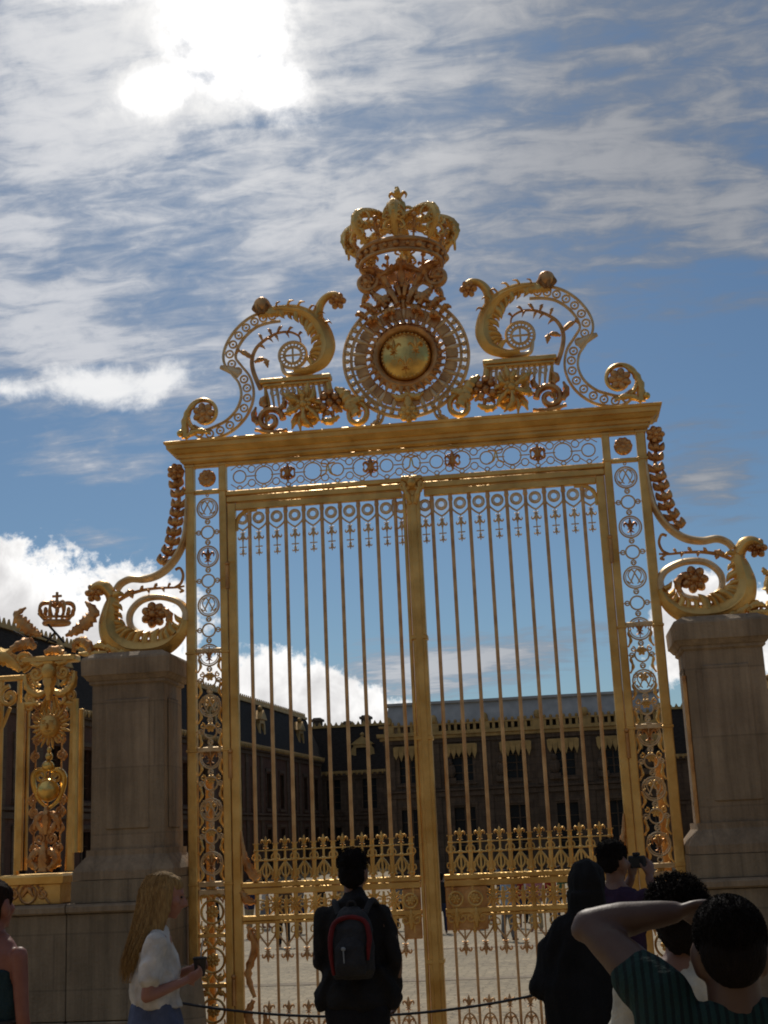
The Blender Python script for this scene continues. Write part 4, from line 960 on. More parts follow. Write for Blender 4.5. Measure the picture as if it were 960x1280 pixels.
rear = [o for o in COL.objects if o.name.startswith('palace_wing')][-1]
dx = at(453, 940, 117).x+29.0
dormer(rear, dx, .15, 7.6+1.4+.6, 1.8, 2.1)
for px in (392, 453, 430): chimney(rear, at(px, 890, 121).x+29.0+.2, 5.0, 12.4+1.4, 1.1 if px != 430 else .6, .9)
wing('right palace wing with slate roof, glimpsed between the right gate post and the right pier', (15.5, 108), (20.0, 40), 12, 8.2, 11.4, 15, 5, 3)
# pavilion with the flat lead roof
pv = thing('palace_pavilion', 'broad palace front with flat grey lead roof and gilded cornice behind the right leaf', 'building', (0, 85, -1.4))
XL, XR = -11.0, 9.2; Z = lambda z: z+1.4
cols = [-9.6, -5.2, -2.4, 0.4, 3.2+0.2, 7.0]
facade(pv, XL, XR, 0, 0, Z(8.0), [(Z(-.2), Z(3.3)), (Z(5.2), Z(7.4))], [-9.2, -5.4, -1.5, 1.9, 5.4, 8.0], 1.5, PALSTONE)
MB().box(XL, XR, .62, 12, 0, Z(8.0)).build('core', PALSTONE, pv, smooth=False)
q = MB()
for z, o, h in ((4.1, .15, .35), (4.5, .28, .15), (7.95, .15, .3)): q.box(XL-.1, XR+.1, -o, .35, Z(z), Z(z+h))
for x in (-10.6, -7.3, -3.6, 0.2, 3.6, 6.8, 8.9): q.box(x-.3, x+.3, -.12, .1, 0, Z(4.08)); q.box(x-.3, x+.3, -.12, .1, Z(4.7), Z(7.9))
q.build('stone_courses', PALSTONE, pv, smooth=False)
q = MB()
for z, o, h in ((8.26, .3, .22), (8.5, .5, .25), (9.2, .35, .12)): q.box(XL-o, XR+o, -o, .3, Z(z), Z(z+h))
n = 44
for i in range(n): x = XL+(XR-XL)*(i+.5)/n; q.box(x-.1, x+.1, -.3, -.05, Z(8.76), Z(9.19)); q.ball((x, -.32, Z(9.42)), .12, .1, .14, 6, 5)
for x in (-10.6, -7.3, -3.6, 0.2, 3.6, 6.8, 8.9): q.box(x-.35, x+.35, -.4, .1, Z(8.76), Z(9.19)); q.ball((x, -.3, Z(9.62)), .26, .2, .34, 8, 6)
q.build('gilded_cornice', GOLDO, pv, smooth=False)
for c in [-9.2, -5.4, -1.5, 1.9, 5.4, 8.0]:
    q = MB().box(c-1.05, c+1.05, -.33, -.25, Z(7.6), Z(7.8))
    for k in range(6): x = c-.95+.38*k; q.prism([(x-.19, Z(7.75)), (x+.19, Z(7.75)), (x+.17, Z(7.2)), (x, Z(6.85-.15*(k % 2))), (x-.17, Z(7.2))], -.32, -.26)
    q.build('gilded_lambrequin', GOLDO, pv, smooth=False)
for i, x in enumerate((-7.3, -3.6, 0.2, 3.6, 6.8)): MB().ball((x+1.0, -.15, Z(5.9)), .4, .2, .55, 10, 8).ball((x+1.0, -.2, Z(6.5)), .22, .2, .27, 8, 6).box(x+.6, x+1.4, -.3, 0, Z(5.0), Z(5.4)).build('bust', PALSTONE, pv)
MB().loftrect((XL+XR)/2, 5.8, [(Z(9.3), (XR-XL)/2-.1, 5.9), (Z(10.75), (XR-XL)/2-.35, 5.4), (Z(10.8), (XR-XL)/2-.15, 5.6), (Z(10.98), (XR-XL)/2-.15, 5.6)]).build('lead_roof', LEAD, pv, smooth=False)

BOUNCE_STONE = stone_mat('bounce_stable_stone', (.50, .38, .23), (.40, .29, .17), .01, (1.4, .5), .8)
bounce_range = wing('added unseen stone stables range facing the gate, bouncing warm light onto it', (52, -38), (-52, -38), 12, 9.5, 13.0, 26, 8, 4, BOUNCE_STONE)  # added out of view so its facade bounces warm light onto gate and piers
# ================================================================== SKY AND SUN
SUN_AZ, SUN_EL = -13.0, 44.0
w = bpy.data.worlds.new('World'); sc.world = w; w.use_nodes = True
n = w.node_tree.nodes; l = w.node_tree.links; n.clear()
def N(t, **k):
    o = n.new(t)
    for a, b in k.items(): setattr(o, a, b)
    return o
def M_(op, a, b=None, c=None, clamp=False):
    o = N('ShaderNodeMath', operation=op, use_clamp=clamp)
    for i, v in enumerate((a, b, c)):
        if v is None: continue
        if isinstance(v, (int, float)): o.inputs[i].default_value = v
        else: l.new(v, o.inputs[i])
    return o.outputs[0]
out = N('ShaderNodeOutputWorld'); bg = N('ShaderNodeBackground'); l.new(bg.outputs[0], out.inputs[0])
sky = N('ShaderNodeTexSky', sky_type='NISHITA', sun_disc=False, sun_elevation=radians(SUN_EL), sun_rotation=radians(SUN_AZ), air_density=1.0, dust_density=.4, ozone_density=2.0)
SKYT = N('ShaderNodeMix', data_type='RGBA', blend_type='MULTIPLY'); SKYT.inputs[0].default_value = 1; l.new(sky.outputs[0], SKYT.inputs[6]); SKYT.inputs[7].default_value = (.55, .695, .785, 1)
tc = N('ShaderNodeTexCoord'); nm = N('ShaderNodeVectorMath', operation='NORMALIZE'); l.new(tc.outputs['Generated'], nm.inputs[0])
sp_ = N('ShaderNodeSeparateXYZ'); l.new(nm.outputs[0], sp_.inputs[0]); dx_, dy_, dz_ = sp_.outputs
AZ = M_('MULTIPLY', M_('ARCTAN2', dx_, dy_), 180/pi); EL = M_('MULTIPLY', M_('ARCSINE', dz_), 180/pi)
# cloud deck coordinates (plane overhead) for streaks, direction for puffs
zz = M_('ADD', M_('MAXIMUM', dz_, 0.0), .22)
cpl = N('ShaderNodeCombineXYZ'); l.new(M_('DIVIDE', dx_, zz), cpl.inputs[0]); l.new(M_('DIVIDE', dy_, zz), cpl.inputs[1])
def noise_(vec, scale, detail=8, rough=.55, dist=0., rot=0., st=(1, 1, 1), loc=(0, 0, 0)):
    mp = N('ShaderNodeMapping'); l.new(vec, mp.inputs[0]); mp.inputs['Rotation'].default_value = (0, 0, rot); mp.inputs['Scale'].default_value = st; mp.inputs['Location'].default_value = loc
    t = N('ShaderNodeTexNoise'); t.inputs['Scale'].default_value = scale; t.inputs['Detail'].default_value = detail; t.inputs['Roughness'].default_value = rough; t.inputs['Distortion'].default_value = dist
    l.new(mp.outputs[0], t.inputs['Vector']); return t.outputs['Fac']
def ss(v, a, b, o0=0., o1=1.):
    r = N('ShaderNodeMapRange', interpolation_type='SMOOTHSTEP'); l.new(v, r.inputs[0]); r.inputs[1].default_value = a; r.inputs[2].default_value = b; r.inputs[3].default_value = o0; r.inputs[4].default_value = o1; return r.outputs[0]
nA = noise_(cpl.outputs[0], 4.8, 10, .58, .4, radians(12), (.75, 2.2, 1), (3.1, 0, 0))      # long streaks
nB = noise_(cpl.outputs[0], 19, 8, .6, .6, radians(-14), (.8, 1.7, 1))                   # fine ripple
nP = noise_(nm.outputs[0], 20, 9, .62, .4)                                           # puff edges
nF = noise_(nm.outputs[0], 60, 6, .65, .0)
fb = M_('ADD', M_('ADD', M_('MULTIPLY', nA, .88), M_('MULTIPLY', nB, .58)), M_('SUBTRACT', M_('MULTIPLY', nP, .34), .40+.075))
ed = M_('ADD', M_('MULTIPLY', nP, .62), M_('MULTIPLY', nF, .38))
def blob(az, el, ra, re, tilt=0.):
    """1 in the middle, falling to 0 at the rim of an ellipse in azimuth/elevation"""
    a = M_('SUBTRACT', AZ, az); b = M_('SUBTRACT', EL, el); c, s = cos(radians(tilt)), sin(radians(tilt))
    u = M_('DIVIDE', M_('ADD', M_('MULTIPLY', a, c), M_('MULTIPLY', b, s)), ra); v = M_('DIVIDE', M_('SUBTRACT', M_('MULTIPLY', b, c), M_('MULTIPLY', a, s)), re)
    return M_('SUBTRACT', 1., M_('SQRT', M_('ADD', M_('MULTIPLY', u, u), M_('MULTIPLY', v, v))), clamp=False)
def mx(*L):
    r = L[0]
    for q in L[1:]: r = M_('MAXIMUM', r, q)
    return r
pos = lambda v: M_('MAXIMUM', v, 0.)
# cirrus veil: thick upper left, thinner to the right, clear below
bias = M_('ADD', ss(EL, 14.5, 21, -.34, .06), M_('MULTIPLY', ss(AZ, -16, 8, .08, -.01), 1.))
bias = M_('ADD', bias, M_('MULTIPLY', ss(EL, 22, 30, 0., 1.), .11))
bias = M_('ADD', bias, M_('MULTIPLY', pos(blob(8.5, 19.8, 9, 3.6, -6)), -.22))
bias = M_('ADD', bias, M_('MULTIPLY', pos(blob(-22, 22, 10, 5, -20)), .12))
bias = M_('ADD', bias, M_('MULTIPLY', pos(blob(6, 26.5, 9, 4.5, -15)), .22))
bias = M_('ADD', bias, M_('MULTIPLY', pos(blob(7.5, 14.2, 5.0, 3.6, 10)), .62))
bias = M_('ADD', bias, M_('MULTIPLY', pos(blob(-20, 16, 5.5, 1.6, 0)), .36))
bias = M_('ADD', bias, M_('MULTIPLY', pos(blob(-19, 12.8, 2.4, .8, 0)), .34))
bias = M_('ADD', bias, M_('MULTIPLY', pos(blob(-4.5, 13.8, 3.2, 1.2, 25)), .42))
bias = M_('ADD', bias, M_('MULTIPLY', pos(blob(-3.6, 7.0, 10.5, 2.0, 6)), .78))
front = ss(M_('ABSOLUTE', AZ), 45, 75, 1., .45)
veil = M_('MULTIPLY', ss(M_('ADD', fb, bias), .30, .72), front)
thick = ss(M_('ADD', fb, bias), .46, .84)
# denser cloud: bright break near the sun and the cumulus banks
cA = mx(blob(-13.4, 34.0, 4.6, 4.0, -8), blob(-11.4, 32.0, 2.9, 1.8, -25), blob(-16.6, 31.4, 2.6, 1.4, 18), blob(-19.0, 35.6, 6.0, 1.3, 4))
cH = blob(-13.5, 34.5, 17, 12, 0)
sunm = ss(M_('ADD', cA, M_('MULTIPLY', M_('SUBTRACT', ed, .5), 3.2)), -.22, .95)
cB = mx(blob(-22.8, 9.2, 4.2, 3.5, 8), blob(-24.0, 10.8, 3.0, 2.2), blob(-18.4, 8.6, 3.8, 3.3, -12), blob(-14.0, 5.2, 3.0, 2.6), blob(-11.4, 5.3, 2.8, 2.8, -15), blob(-8.6, 4.6, 3.2, 1.8, -5), blob(-5.4, 4.4, 2.2, .9, 12), blob(8.4, 7.4, 3.6, 2.0, 12), blob(6.4, 8.3, 2.2, 1.5, 60), blob(-30, 6, 6, 4), blob(24, 5, 8, 3))
cum = ss(M_('ADD', cB, M_('MULTIPLY', M_('SUBTRACT', ed, .5), 2.0)), -.06, .16)
cC = mx(blob(-19.4, 19.2, 3.3, .95, 2), blob(-16.8, 19.5, 2.0, .8, 20), blob(-22.6, 19.0, 2.0, .6, 0))
puf = ss(M_('ADD', cC, M_('MULTIPLY', M_('SUBTRACT', ed, .5), 3.6)), -.05, .95)
def mixc(f, a, b):
    o = N('ShaderNodeMix', data_type='RGBA'); l.new(f, o.inputs[0])
    for i, v in ((6, a), (7, b)):
        if isinstance(v, tuple): o.inputs[i].default_value = (*v, 1)
        else: l.new(v, o.inputs[i])
    return o.outputs[2]
K = 1.0
side = ss(AZ, -17, 9, 1.10, .60)
g_lo = (4.7, 5.3, 6.4); g_hi = (9.2, 9.3, 9.7)
vc = mixc(thick, g_lo, g_hi); vv = N('ShaderNodeMix', data_type='RGBA', blend_type='MULTIPLY'); vv.inputs[0].default_value = 1; l.new(vc, vv.inputs[6]); l.new(side, vv.inputs[7])
cur = mixc(M_('MULTIPLY', veil, .88), SKYT.outputs[2], vv.outputs[2])
cur = mixc(M_('MULTIPLY', M_('MULTIPLY', pos(cH), ss(fb, .15, .7)), .9), cur, (13.5, 13.4, 13.2))
cur = mixc(M_('MULTIPLY', puf, .9), cur, (14.0, 14.0, 14.))
shade = ss(M_('ADD', M_('SUBTRACT', nP, .5), M_('MULTIPLY', cB, .25)), -.12, .28, 0, 1)
cur = mixc(cum, cur, mixc(shade, (17.5, 17.3, 17.), (10.5, 10.3, 10.3)))
cur = mixc(sunm, cur, mixc(ss(cA, .0, .7), (14.5, 14.3, 14.), (24., 23.5, 23.)))
l.new(cur, bg.inputs[0]); bg.inputs[1].default_value = .09
w.cycles.sampling_method = 'MANUAL'; w.cycles.sample_map_resolution = 512
sd = bpy.data.lights.new('sun', 'SUN'); sd.energy = 2.6; sd.angle = radians(.8); sd.color = (1, .93, .82)
so = bpy.data.objects.new('sun', sd); COL.objects.link(so)
dv = Vector((sin(radians(SUN_AZ))*cos(radians(SUN_EL)), cos(radians(SUN_AZ))*cos(radians(SUN_EL)), sin(radians(SUN_EL))))
so.rotation_euler = dv.to_track_quat('Z', 'Y').to_euler(); so.location = (0, 0, 60)
sc.view_settings.view_transform = 'Standard'; sc.view_settings.look = 'None'; sc.view_settings.gamma = 1; sc.view_settings.exposure = -0.45
sc.cycles.filter_width = 1.9; sc.cycles.max_bounces = 6
# ================================================================== PEOPLE
TS = bpy.data.scenes.new('tmp')
def organic(name, mb, m, parent, voxel=.012, sm=2, amp=0., nsc=6., stretch=(1, 1, 1), ridge=False):
    """fuse overlapping solids into one continuous skin"""
    me = bpy.data.meshes.new('tmp'); me.from_pydata([tuple(v) for v in mb.v], [], mb.f)
    b = bmesh.new(); b.from_mesh(me); bmesh.ops.recalc_face_normals(b, faces=b.faces); b.to_mesh(me); b.free()
    o = bpy.data.objects.new('tmp', me); TS.collection.objects.link(o)
    r = o.modifiers.new('r', 'REMESH'); r.mode = 'VOXEL'; r.voxel_size = voxel
    if sm: q = o.modifiers.new('s', 'SMOOTH'); q.iterations = sm; q.factor = .6
    TS.view_layers[0].update(); dg = TS.view_layers[0].depsgraph; ne = bpy.data.meshes.new_from_object(o.evaluated_get(dg))
    bpy.data.objects.remove(o); bpy.data.meshes.remove(me)
    if amp:
        NR = [v.normal.copy() for v in ne.vertices]
        for v, nv in zip(ne.vertices, NR):
            c = Vector((v.co.x*stretch[0], v.co.y*stretch[1], v.co.z*stretch[2]))*nsc
            v.co += nv*amp*((noise.noise(c)+.5*noise.noise(c*2.3)) if not ridge else (.55-2.2*abs(noise.noise(c))+.8*noise.noise(c*.6+Vector((5, 3, 1)))-.8*abs(noise.noise(c*2.2))))
    ne.name = name; ne.materials.clear(); ne.materials.append(m)
    for p in ne.polygons: p.use_smooth = True; p.material_index = 0
    ob = bpy.data.objects.new(name, ne); COL.objects.link(ob)
    if parent: ob.parent = parent
    return ob
def head(m, c, yaw=0., s=1., nod=0.):
    """head facing +Y before yaw; c is its centre"""
    T0 = m.T.copy(); m.T = T0 @ Matrix.Translation(c) @ Matrix.Rotation(yaw, 4, 'Z') @ Matrix.Rotation(-nod, 4, 'X') @ Matrix.Scale(s, 4)
    m.ball((0, -.012, .028), .077, .094, .088, 20, 14); m.ball((0, .028, -.03), .06, .062, .082, 16, 12); m.ball((0, .062, -.098), .026, .022, .02)
    m.cap((0, .088, .012), .011, (0, .112, -.026), .015); m.ball((0, .083, -.062), .024, .014, .009); m.ball((0, .081, -.072), .021, .013, .008)
    for u in (1, -1):
        m.ball((u*.032, .078, .03), .022, .012, .007); m.ball((u*.052, .052, -.02), .022, .025, .025); m.ball((u*.078, -.012, -.008), .012, .022, .034, 10, 8, Matrix.Rotation(u*-.35, 3, 'Z')); m.ball((u*.066, -.002, -.03), .02, .03, .03)
        m.ball((u*.014, .097, -.034), .009, .01, .007)
    m.T = T0
def eyes(par, c, yaw=0., s=1., nod=0.):
    m = MB(); m.T = Matrix.Translation(c) @ Matrix.Rotation(yaw, 4, 'Z') @ Matrix.Rotation(-nod, 4, 'X') @ Matrix.Scale(s, 4)
    for u in (1, -1): m.ball((u*.031, .0755, .012), .012, .009, .007)
    m.build('eyes', IRON, par)
def hand(m, w, d, side, palm, curl=.5, sc=1.):
    """hand from the wrist w towards d; palm = direction the palm faces; side = which side the thumb leaves"""
    w = Vector(w); d = Vector(d).normalized(); p = Vector(palm); p = (p-d*p.dot(d)).normalized(); x = d.cross(p)*side
    c = w+d*.045*sc
    R = Matrix((x, p, d)).transposed().to_3x3(); m.ball(c+d*.01*sc, .042*sc, .017*sc, .052*sc, 14, 10, R)
    for i, (o, ln) in enumerate(((.030, .070), (.0105, .078), (-.0105, .072), (-.030, .056))):
        a = c+x*o*sc+d*.045*sc; ln *= sc; k = curl*(1+.08*i)
        b = a+(d*cos(k*.5)+p*sin(k*.5)+x*o*1.2)*ln*.45; e = b+(d*cos(k*1.3)+p*sin(k*1.3)+x*o)*ln*.32; f = e+(d*cos(k*2.1)+p*sin(k*2.1))*ln*.26
        m.cap(a, .0098*sc, b, .0092*sc, 8); m.cap(b, .0092*sc, e, .0084*sc, 8); m.cap(e, .0084*sc, f, .0072*sc, 8)
    a = c+x*.034*sc-d*.015*sc; b = a+(x*.8+d*.6+p*.25).normalized()*.036*sc; e = b+(x*.3+d*.9+p*.45).normalized()*.03*sc; m.cap(c, .018*sc, a, .014*sc, 8); m.cap(a, .0125*sc, b, .011*sc, 8); m.cap(b, .0108*sc, e, .0085*sc, 8)
def arm(m, S, E_, W, r=(.052, .042, .028), n=12):
    S, E_, W = Vector(S), Vector(E_), Vector(W); mid = S.lerp(E_, .5); m.cap(S, r[0], mid, r[0]*.92, n); m.cap(mid, r[0]*.92, E_, r[1], n)
    q = E_.lerp(W, .3); m.cap(E_, r[1], q, r[1]*1.02, n); m.cap(q, r[1]*1.02, W, r[2], n)
def torso(m, W=1., sh=.185, lean=0., belly=1., top=1.44, hip=.16):
    L = [(0, 0, .86, hip*.95*W, .11*W), (0, 0, .95, hip*W*1.02, .12*W), (0, 0, 1.06, .14*W*belly, .105*W*belly), (0, lean*.3, 1.2, .155*W, .11*W), (0, lean*.7, 1.32, sh*.95, .115*W), (0, lean*.9, 1.40, sh*1.0, .095*W), (0, lean, top+.02, sh*.75, .07*W), (0, lean, top+.06, .07, .055)]
    m.loft(L, 24)
def leg(m, x, r=(.085, .055, .038), y=0, kx=None, ky=None):
    kx = x*1.02 if kx is None else kx; ky = y if ky is None else ky
    m.cap((x, y, .88), r[0], (kx, ky, .5), r[1]); m.cap((kx, ky, .5), r[1], (x*1.05, y-.02, .3), r[1]*.95); m.cap((x*1.05, y-.02, .3), r[1]*.95, (x*1.08, y-.02, .09), r[2])
def shoe(par, x, y, m_, s=1.):
    q = MB().ball((x, y+.05, .035), .045, .13, .04, 14, 8); q.cap((x, y-.03, .03), .035, (x, y-.02, .09), .035); q.box(x-.042, x+.042, y-.07, y+.16, 0, .02); o = organic('shoe', q, m_, par, .012, 1); return o
def Pn(label, X, Y, z0, h=1.75, rz=0., group=None):
    t = thing('person', label, 'person', (X, Y, z0), rz, group); t.scale = (h/1.78,)*3; return t

BLACKC = cloth('black_jacket_cloth', (.018, .017, .017)); TROU = cloth('black_trousers_cloth', (.014, .014, .016)); DKBAG = cloth('charcoal_nylon', (.03, .03, .032), .7)
REDP = cloth('dark_red_piping', (.14, .012, .012), .6); BLKH = hairm('black_hair', (.010, .007, .006)); SHO = mat('dark_leather', (.03, .022, .018), .5, 0)
def strands(par, pts, m_, n_, r, name='strands', jit=.006):
    """loose strands: pts(u, v) gives a point on the hair shell, u across 0..1, v down 0..1"""
    q = MB(); rnd = random.Random(4)
    for i in range(n_):
        u = rnd.random(); v0 = rnd.random()*.25; v1 = .55+rnd.random()*.47; du = rnd.uniform(-.06, .06); P = []
        o = Vector((rnd.gauss(0, jit), rnd.gauss(0, jit), 0))
        for k in range(9):
            f = k/8; P.append(Vector(pts(u+du*f+.012*sin(f*9+i), v0+(v1-v0)*f))+o*f*1.6)
        q.tube(P, [r, r, r*.3], 4)
    return q.build(name, m_, par)
def curls(par, c, R, m_, n_, r, h, zlo=-.3):
    """tight curls standing off the head"""
    q = MB(); rnd = random.Random(9)
    for i in range(n_):
        z = rnd.uniform(zlo, 1); a = rnd.uniform(0, 2*pi); w = sqrt(max(0, 1-z*z)); d = Vector((w*cos(a), w*sin(a), z)); p = Vector((c[0]+R[0]*d.x, c[1]+R[1]*d.y, c[2]+R[2]*d.z)); d = d.normalized(); t1 = d.orthogonal().normalized(); t2 = d.cross(t1); ph = rnd.uniform(0, 6)
        q.tube([p+d*h*(k/6)*rnd.uniform(.8, 1.1)+(t1*cos(ph+k*1.5)+t2*sin(ph+k*1.5))*r*2.2 for k in range(7)], [r, r*.9, r*.4], 4)
    return q.build('curls', m_, par)
# --- man with the rucksack, seen from behind -------------------------------------------------
Y1 = -4.0; c = at(446, 1058, Y1); hh = c.z-GZ
t = Pn('man in black seen from behind before the gate, wearing a rucksack with red piping', c.x-.03, Y1, GZ, hh)
m = MB(); torso(m, .88, .16); head(m, (0, .01, 1.635)); m.cap((0, 0, 1.45), .06, (0, .005, 1.57), .055); m.cap((0, 0, 1.46), .08, (0, 0, 1.50), .06)
LA = ((-.165, 0, 1.40), (-.215, .02, 1.15), (-.12, .22, 1.10)); RA = ((.165, 0, 1.40), (.225, .0, 1.16), (.20, .16, .97))
arm(m, *LA); arm(m, *RA); hand(m, LA[2], (.8, .5, .1), 1, (0, 1, 0), .9); hand(m, RA[2], (0, .5, -.8), -1, (-1, 0, 0), .6)
for u in (1, -1): leg(m, u*.09)
organic('body', m, SKM, t, .012)
m = MB(); torso(m, 1.0, .18, 0, 1.12); m.loft([(0, .0, .90, .175, .14), (0, 0, .96, .18, .15), (0, 0, 1.04, .165, .14)], 24)
for A in (LA, RA): a = Vector(A[1]).lerp(Vector(A[2]), .9); arm(m, A[0], A[1], a, (.062, .055, .045))
m.cap((0, -.02, 1.47), .085, (0, -.01, 1.50), .075)
for u in (1, -1):      # unzipped jacket skirts swinging out at the hips
    m.loft([(u*.20, .02, .885, .035, .06), (u*.205, .02, .94, .05, .09), (u*.18, .02, 1.02, .05, .10), (u*.14, .0, 1.12, .04, .10)], 14)
    m.cap((u*.225, .0, .92), .025, (u*.245, 0, .98), .02)
organic('jacket', m, BLACKC, t, .013, 2, .014, 9, (1, 1, .6), True)
m = MB(); m.loft([(0, 0, .78, .155, .12), (0, 0, .9, .165, .125), (0, 0, .98, .155, .12)], 20)
for u in (1, -1): leg(m, u*.092, (.098, .078, .075)); m.cap((u*.1, -.02, .3), .075, (u*.1, -.02, .07), .078)
organic('trousers', m, TROU, t, .014, 2, .01, 8, (1, 1, .4), True)
for u in (1, -1): shoe(t, u*.1, -.02, SHO)
m = MB(); m.ball((0, -.01, 1.685), .084, .10, .086, 20, 14); m.ball((0, -.05, 1.63), .077, .062, .085, 16, 12)
organic('hair', m, BLKH, t, .01, 1, .009, 38); curls(t, (0, -.01, 1.69), (.086, .10, .085), BLKH, 900, .0012, .010, -.75)
S1 = t.scale[0]
def place(px, py, Y): return at(px, py, Y)
# his rucksack
bgk = thing('rucksack', 'black rucksack with a dark red arched edge, worn by the man in black', 'rucksack', (c.x-.03+.012, Y1-.17*S1, GZ+1.07*S1)); bgk.scale = (S1*.82, S1*.8, S1*.82)
m = MB(); m.loft([(0, 0, .0, .13, .07), (0, -.03, .06, .155, .11), (0, -.04, .2, .155, .12), (0, -.03, .34, .14, .10), (0, 0, .43, .10, .07), (0, .02, .47, .05, .04)], 28)
organic('bag_body', m, DKBAG, bgk, .012, 2, .008, 12)
m = MB(); m.loft([(0, -.13, .03, .10, .04), (0, -.15, .10, .11, .05), (0, -.145, .22, .10, .04), (0, -.12, .28, .06, .03)], 20); organic('front_pocket', m, DKBAG, bgk, .012, 1, .006, 14)
P = cr_curve([(-.118, -.118, .04), (-.13, -.135, .16), (-.132, -.12, .28), (-.10, -.095, .375), (0, -.085, .405), (.10, -.095, .375), (.132, -.12, .28), (.125, -.135, .20), (.118, -.13, .13)], 6)
MB().tube(P, [.011, .016, .019, .017, .016, .017, .019, .015, .009], 8).build('piping', REDP, bgk)
m = MB()
for u in (1, -1): m.tube(cr_curve([(u*.09, -.0, .42), (u*.13, .08, .50), (u*.15, .22, .45), (u*.16, .26, .3), (u*.15, .22, .1)], 6), .022, 8, fy=.6)
m.tube(cr_curve([(-.03, 0, .46), (-.02, -.01, .5), (.02, -.01, .5), (.03, 0, .46)], 4), .008, 6); m.build('strap', DKBAG, bgk)
MB().ball((-.035, -.205, .21), .016, .008, .013).tube([(-.035, -.205, .2), (-.032, -.207, .12)], .005, 6).build('zip_pull', mat('grey_plastic', (.25, .27, .28), .5), bgk)

# --- blonde woman in profile ----------------------------------------------------------------
Y2 = -4.6; WHT = cloth('white_knit', (.66, .62, .56)); DEN = cloth('blue_grey_denim', (.10, .12, .19)); BLO = hairm('blonde_hair', (.48, .30, .11), (.24, .13, .045))
c = at(200, 1080, Y2); hh = c.z-GZ-.01; s2 = hh/1.78
t = Pn('blonde woman in profile with long hair, white top and blue skirt, by the left post', c.x-.03, Y2, GZ, hh, radians(-72))
hy = (0, .075, 1.615)
m = MB(); torso(m, .84, .155, .01, .9, 1.41, .16); head(m, hy, radians(-4), .97, .28); m.cap((0, .0, 1.42), .048, (0, .04, 1.55), .046); 
RA = ((.165, -.0, 1.37), (.205, -.05, 1.11), (.11, .16, 1.17)); LA = ((-.165, 0, 1.37), (-.20, .0, 1.12), (-.08, .19, 1.21))
arm(m, *RA, (.04, .033, .023)); arm(m, *LA, (.04, .033, .023)); hand(m, RA[2], (-.3, .8, .3), -1, (-.8, -.2, .4), .8, .9); hand(m, LA[2], (.3, .8, .2), 1, (.8, -.2, .4), .8, .9)
for u in (1, -1): leg(m, u*.08, (.08, .05, .034))
organic('body', m, SKL, t, .011); eyes(t, hy, radians(-4), .97, .28)
m = MB(); m.loft([(0, .02, 1.03, .165, .13), (0, .0, 1.08, .17, .135), (0, 0, 1.2, .165, .135), (0, 0, 1.3, .165, .13), (0, 0, 1.38, .165, .10), (0, 0, 1.44, .12, .075), (0, .01, 1.47, .06, .055)], 26)
for A in (RA, LA): S_ = Vector(A[0]); e = S_.lerp(Vector(A[1]), .62); m.cap(S_, .068, e, .07)
organic('top', m, WHT, t, .011, 2, .012, 12, (1, 1, .7), True)
m = MB(); m.loft([(0, -.01, .35, .30, .27), (0, -.01, .6, .26, .22), (0, 0, .8, .21, .175), (0, 0, .95, .18, .15), (0, 0, 1.06, .158, .125)], 30); organic('skirt', m, DEN, t, .013, 1, .02, 7, (1.4, 1.4, .25))
m = MB(); m.ball((0, .055, 1.665), .083, .10, .082, 20, 14); m.ball((0, .0, 1.60), .078, .065, .1, 16, 12)
m.loft([(0, -.135, 1.21, .03, .02), (0, -.12, 1.27, .09, .04), (0, -.075, 1.38, .115, .055), (0, -.03, 1.48, .105, .07), (0, .0, 1.6, .09, .08)], 22)
for u in (1, -1): m.loft([(u*.085, -.03, 1.30, .02, .03), (u*.085, .0, 1.40, .03, .045), (u*.082, .03, 1.52, .022, .05), (u*.07, .05, 1.66, .02, .05)], 14)
organic('hair', m, BLO, t, .01, 1, .013, 26, (1, 1, .18))
def shell(u, v):
    a = radians(180+(u-.5)*-250) if v < .35 else radians(180-(u-.5)*200)
    L = [(0, .05, 1.75, .03, .03), (0, .035, 1.73, .07, .08), (0, .015, 1.66, .088, .10), (0, -.01, 1.56, .096, .088), (0, -.04, 1.46, .112, .078), (0, -.08, 1.37, .122, .062), (0, -.112, 1.30, .118, .055), (0, -.13, 1.23, .095, .045), (0, -.142, 1.17, .075, .035)]
    f = min(max(v, 0), .999)*8; k = int(f); f -= k; A = [L[k][j]*(1-f)+L[k+1][j]*f for j in range(5)]; b = radians(-90+(u-.5)*230)
    return (A[0]+A[3]*cos(b), A[1]+A[4]*sin(b), A[2])
strands(t, shell, BLO, 420, .0028)
for u in (1, -1): shoe(t, u*.085, -.02, SHO)
t2 = thing('drink_cup', 'small dark cup held in the blonde woman\'s hands', 'cup'); a = Vector((.02, .245, 1.22)); a.rotate(Matrix.Rotation(radians(-72), 3, 'Z')); t2.location = (c.x-.03+a.x*s2, Y2+a.y*s2, GZ+a.z*s2-.04)
MB().lathe((0, 0, 0), [(.026, 0), (.028, .01), (.036, .085), (.038, .09)], 18).build('cup', SHO, t2); MB().lathe((0, 0, .09), [(.04, 0), (.04, .008), (.03, .012)], 18).build('lid', DKBAG, t2); 
MB().tube([(.005, 0, .1), (.02, -.01, .2)], .004, 6).build('straw', WHT, t2)

